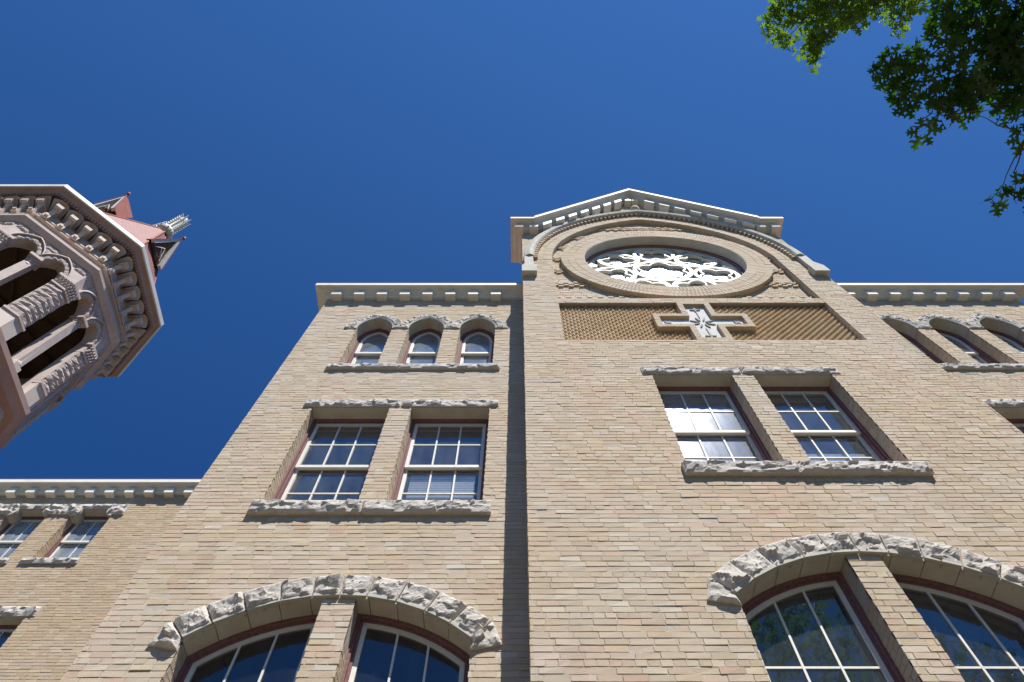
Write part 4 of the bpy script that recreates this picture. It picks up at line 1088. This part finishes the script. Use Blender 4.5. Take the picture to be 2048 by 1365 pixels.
# ================================================================== TREES
def dirpx(px, py):                                     # view direction used only to choose where each bough hangs
    u, w = px - X0, py - 56.5; s_, c_ = math.sin(PITCH), math.cos(PITCH); v = w - VZ
    return Vector((u, s_ * w, FPX * s_ - v * c_)).normalized()
LOBES = [(0, 0), (.04, .12), (-.0, .0)]
def leaf_outline():
    half = [(.0, .0), (.035, .16), (.20, .13), (.30, .24), (.12, .31), (.10, .40), (.34, .46), (.42, .62), (.17, .57), (.12, .66), (.26, .78), (.16, .84), (.06, .82), (.0, 1.0)]
    return np.array(half + [(-x, y) for x, y in half[::-1][1:-1]]) - np.array([0, .0])
LO = leaf_outline(); NL = len(LO)
def leaves(name, clumps, size, m, parent, per):
    r = np.random.default_rng(5); C = []
    for c, rad, dens in clumps:
        n = int(per * dens * (rad / .35) ** 2)
        # sub-twigs with rosettes of leaves
        for _ in range(max(1, n // 6)):
            d = r.normal(0, 1, 3); d /= np.linalg.norm(d); tw_ = np.array(c) + d * rad * r.random() ** .45 * np.array([1, 1, .75])
            base_a = r.random() * 6.28
            for q in range(6):
                a = base_a + q * 1.05 + r.normal(0, .2); el = r.normal(-.15, .35)
                dr = np.array([math.cos(a) * math.cos(el), math.sin(a) * math.cos(el), math.sin(el)]); C.append((tw_ + dr * size * .15, dr, r.normal(0, .45), size * r.uniform(.7, 1.15)))
    N = len(C); V = np.zeros((N, NL, 3)); up = np.array([0, 0, 1.])
    for i, (p, dr, roll, sz) in enumerate(C):
        sd_ = np.cross(dr, up); sd_ /= np.linalg.norm(sd_) + 1e-9; nn = np.cross(sd_, dr)
        sx = sd_ * math.cos(roll) + nn * math.sin(roll); nz = np.cross(sx, dr)
        V[i] = p + sz * (LO[:, :1] * sx + LO[:, 1:] * dr + (np.abs(LO[:, :1]) * .35 - .25 * LO[:, 1:] ** 2) * nz)
    me = bpy.data.meshes.new(name); me.vertices.add(N * NL); me.vertices.foreach_set('co', V.astype(np.float32).ravel())
    me.loops.add(N * NL); me.loops.foreach_set('vertex_index', np.arange(N * NL, dtype=np.int32))
    me.polygons.add(N); me.polygons.foreach_set('loop_start', np.arange(0, N * NL, NL, dtype=np.int32)); me.update(calc_edges=True); me.materials.append(m)
    o = bpy.data.objects.new(name, me); COL.objects.link(o); o.parent = parent; o.location = -Vector(parent.location); return o
def tree(name, label, base, specs, extra, size, m, per, limb_r, fork):
    t = empty(name, base); tag(t, label, 'tree')
    O = Vector((0, 0, 1.6)); cl = []; tb = MB(); b = Vector(base); f = Vector(fork)
    tb.tube([b, b + Vector((.05, .02, 1.5)), b + (f - b) * .6 + Vector((.1, 0, 0)), f], [limb_r * 1.5, limb_r * 1.1, limb_r * .9, limb_r * .7], 12)
    for px, py, rp, dist, dens in specs:
        d = dirpx(px, py); c = O + d * dist; rad = rp / FPX * dist * 1.0
        cl.append((tuple(c), rad, dens))
    for c, rad, dens in extra: cl.append((c, rad, dens))
    ends = []
    for c, rad, dens in sorted(cl, key=lambda q: (Vector(q[0]) - f).length):
        c = Vector(c); cand = [f] + [e for e in ends if (e - f).length < (c - f).length * .95]
        s0 = min(cand, key=lambda e: (c - e).length * 1.8 + .1 * (e - f).length)
        L = (c - s0).length; r0 = .006 + .0055 * L; n_ = 7; off = Vector([random.gauss(0, .07 * L) for _ in range(3)]); pts = []
        for i in range(n_ + 1):
            t_ = i / n_; w_ = math.sin(math.pi * t_); pts.append(s0.lerp(c, t_) + off * w_ + Vector([random.gauss(0, .018 * L) * w_ for _ in range(3)]) + Vector((0, 0, -.05 * L * w_)))
        tb.tube(pts, [r0 * (1 - .75 * i / n_) for i in range(n_ + 1)], 6); ends.append(c)
        for _ in range(3):
            q = c + Vector([random.gauss(0, rad * .4) for _ in range(3)]); m_ = c.lerp(q, .5) + Vector([random.gauss(0, rad * .12) for _ in range(3)]); tb.tube([c, m_, q], [.006, .004, .002], 4)
    o = tb.build('trunk', M_BARK); o.parent = t; o.location = -Vector(base)
    leaves('crown', cl, size, m, t, per)
    return t
dark = [(1768, 158, 36, 8.2, 1), (1790, 120, 30, 8.1, 1), (1815, 165, 46, 8.0, 1.1), (1850, 130, 45, 8.1, 1), (1825, 195, 30, 8.0, .8), (1880, 175, 50, 7.9, 1.2), (1930, 165, 55, 8.0, 1.2),
        (1905, 215, 32, 7.9, 1), (1985, 175, 55, 8.0, 1.2), (1838, 258, 26, 7.8, 1), (1862, 228, 20, 7.8, .8), (1945, 222, 26, 7.8, 1), (2035, 190, 45, 8.1, 1.2), (2000, 215, 24, 7.9, 1), (1905, 85, 34, 8.3, .7),
        (1890, 40, 26, 8.3, .8), (1935, 45, 55, 8.4, 1.3), (1990, 60, 60, 8.4, 1.4), (2045, 80, 60, 8.3, 1.4), (1960, 115, 45, 8.2, 1.1), (2020, 130, 50, 8.2, 1.2), (1930, -10, 55, 8.5, 1.4), (2010, -10, 60, 8.5, 1.4),
        (1872, 8, 22, 8.3, .7), (2036, 262, 26, 7.8, 1), (2052, 275, 14, 7.8, 1), (2044, 358, 18, 7.7, 1), (2030, 385, 26, 7.7, 1), (2050, 405, 20, 7.7, 1), (1997, 392, 8, 7.7, .5), (2090, 120, 80, 8.3, 1.2), (2170, 330, 60, 8., 1)]
bright = [(1545, 48, 26, 11.6, 1), (1570, 20, 26, 11.7, 1), (1572, 72, 24, 11.6, 1), (1610, 30, 40, 11.6, 1.1), (1655, 28, 42, 11.7, 1.1), (1630, 88, 30, 11.5, 1), (1648, 60, 30, 11.5, .9), (1630, 122, 22, 11.4, 1),
          (1700, 12, 36, 11.8, 1), (1690, 38, 18, 11.7, .7), (1745, 10, 34, 11.9, .9), (1790, 5, 34, 11.9, .9), (1800, 44, 18, 11.6, 1), (1820, 22, 24, 11.7, .8), (1725, 32, 20, 11.7, .7), (1600, -20, 45, 11.9, 1), (1680, -30, 55, 12, 1), (1780, -30, 55, 12, 1)]
ex_d = [((6.2, -1.0, 9.6), 1.0, .6), ((7.2, .2, 9.2), 1.1, .6), ((7.0, -2.2, 9.8), 1.2, .6), ((8.6, -1.2, 10.2), 1.3, .6), ((5.4, -1.7, 9.8), .8, .6), ((8.8, 0.6, 8.6), 1.1, .6), ((9.8, -2, 9), 1.2, .5), ((7.5, 1.6, 8.0), .7, .6)]
ex_b = [((4.6, -1.9, 13.4), 1.1, .7), ((6.2, -2.4, 13.6), 1.3, .6), ((7.6, -3.6, 13.2), 1.5, .6), ((5.8, -4.4, 13.8), 1.4, .6), ((9.2, -5.2, 12.4), 1.5, .5), ((7, -6.2, 12.6), 1.5, .5)]
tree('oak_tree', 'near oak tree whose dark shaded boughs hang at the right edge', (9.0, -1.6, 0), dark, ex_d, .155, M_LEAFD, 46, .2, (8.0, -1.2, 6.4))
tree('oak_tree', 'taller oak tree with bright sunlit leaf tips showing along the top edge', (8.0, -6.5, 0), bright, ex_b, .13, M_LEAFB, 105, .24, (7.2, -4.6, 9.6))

# unseen trees added behind the viewer to cut skylight; they also fill window reflections
wr = random.Random(3); wc = []
for q in range(230):
    a = R(wr.uniform(-115, 100)); d = wr.uniform(17, 25); top = 11.5 + 2.5 * math.sin(a * 5 + 1) + (1.5 if d > 21 else 0)
    wc.append(((d * math.sin(a), -d * math.cos(a), wr.uniform(1.2, top)), wr.uniform(1.3, 2.2), 1))
wd = empty('woodland_anchor')
wo = leaves('unseen_woodland', wc, .62, M_LEAFD, wd, 5.5); wo.parent = None; wo.location = (0, 0, 0); bpy.data.objects.remove(wd)
tag(wo, kind='stuff')
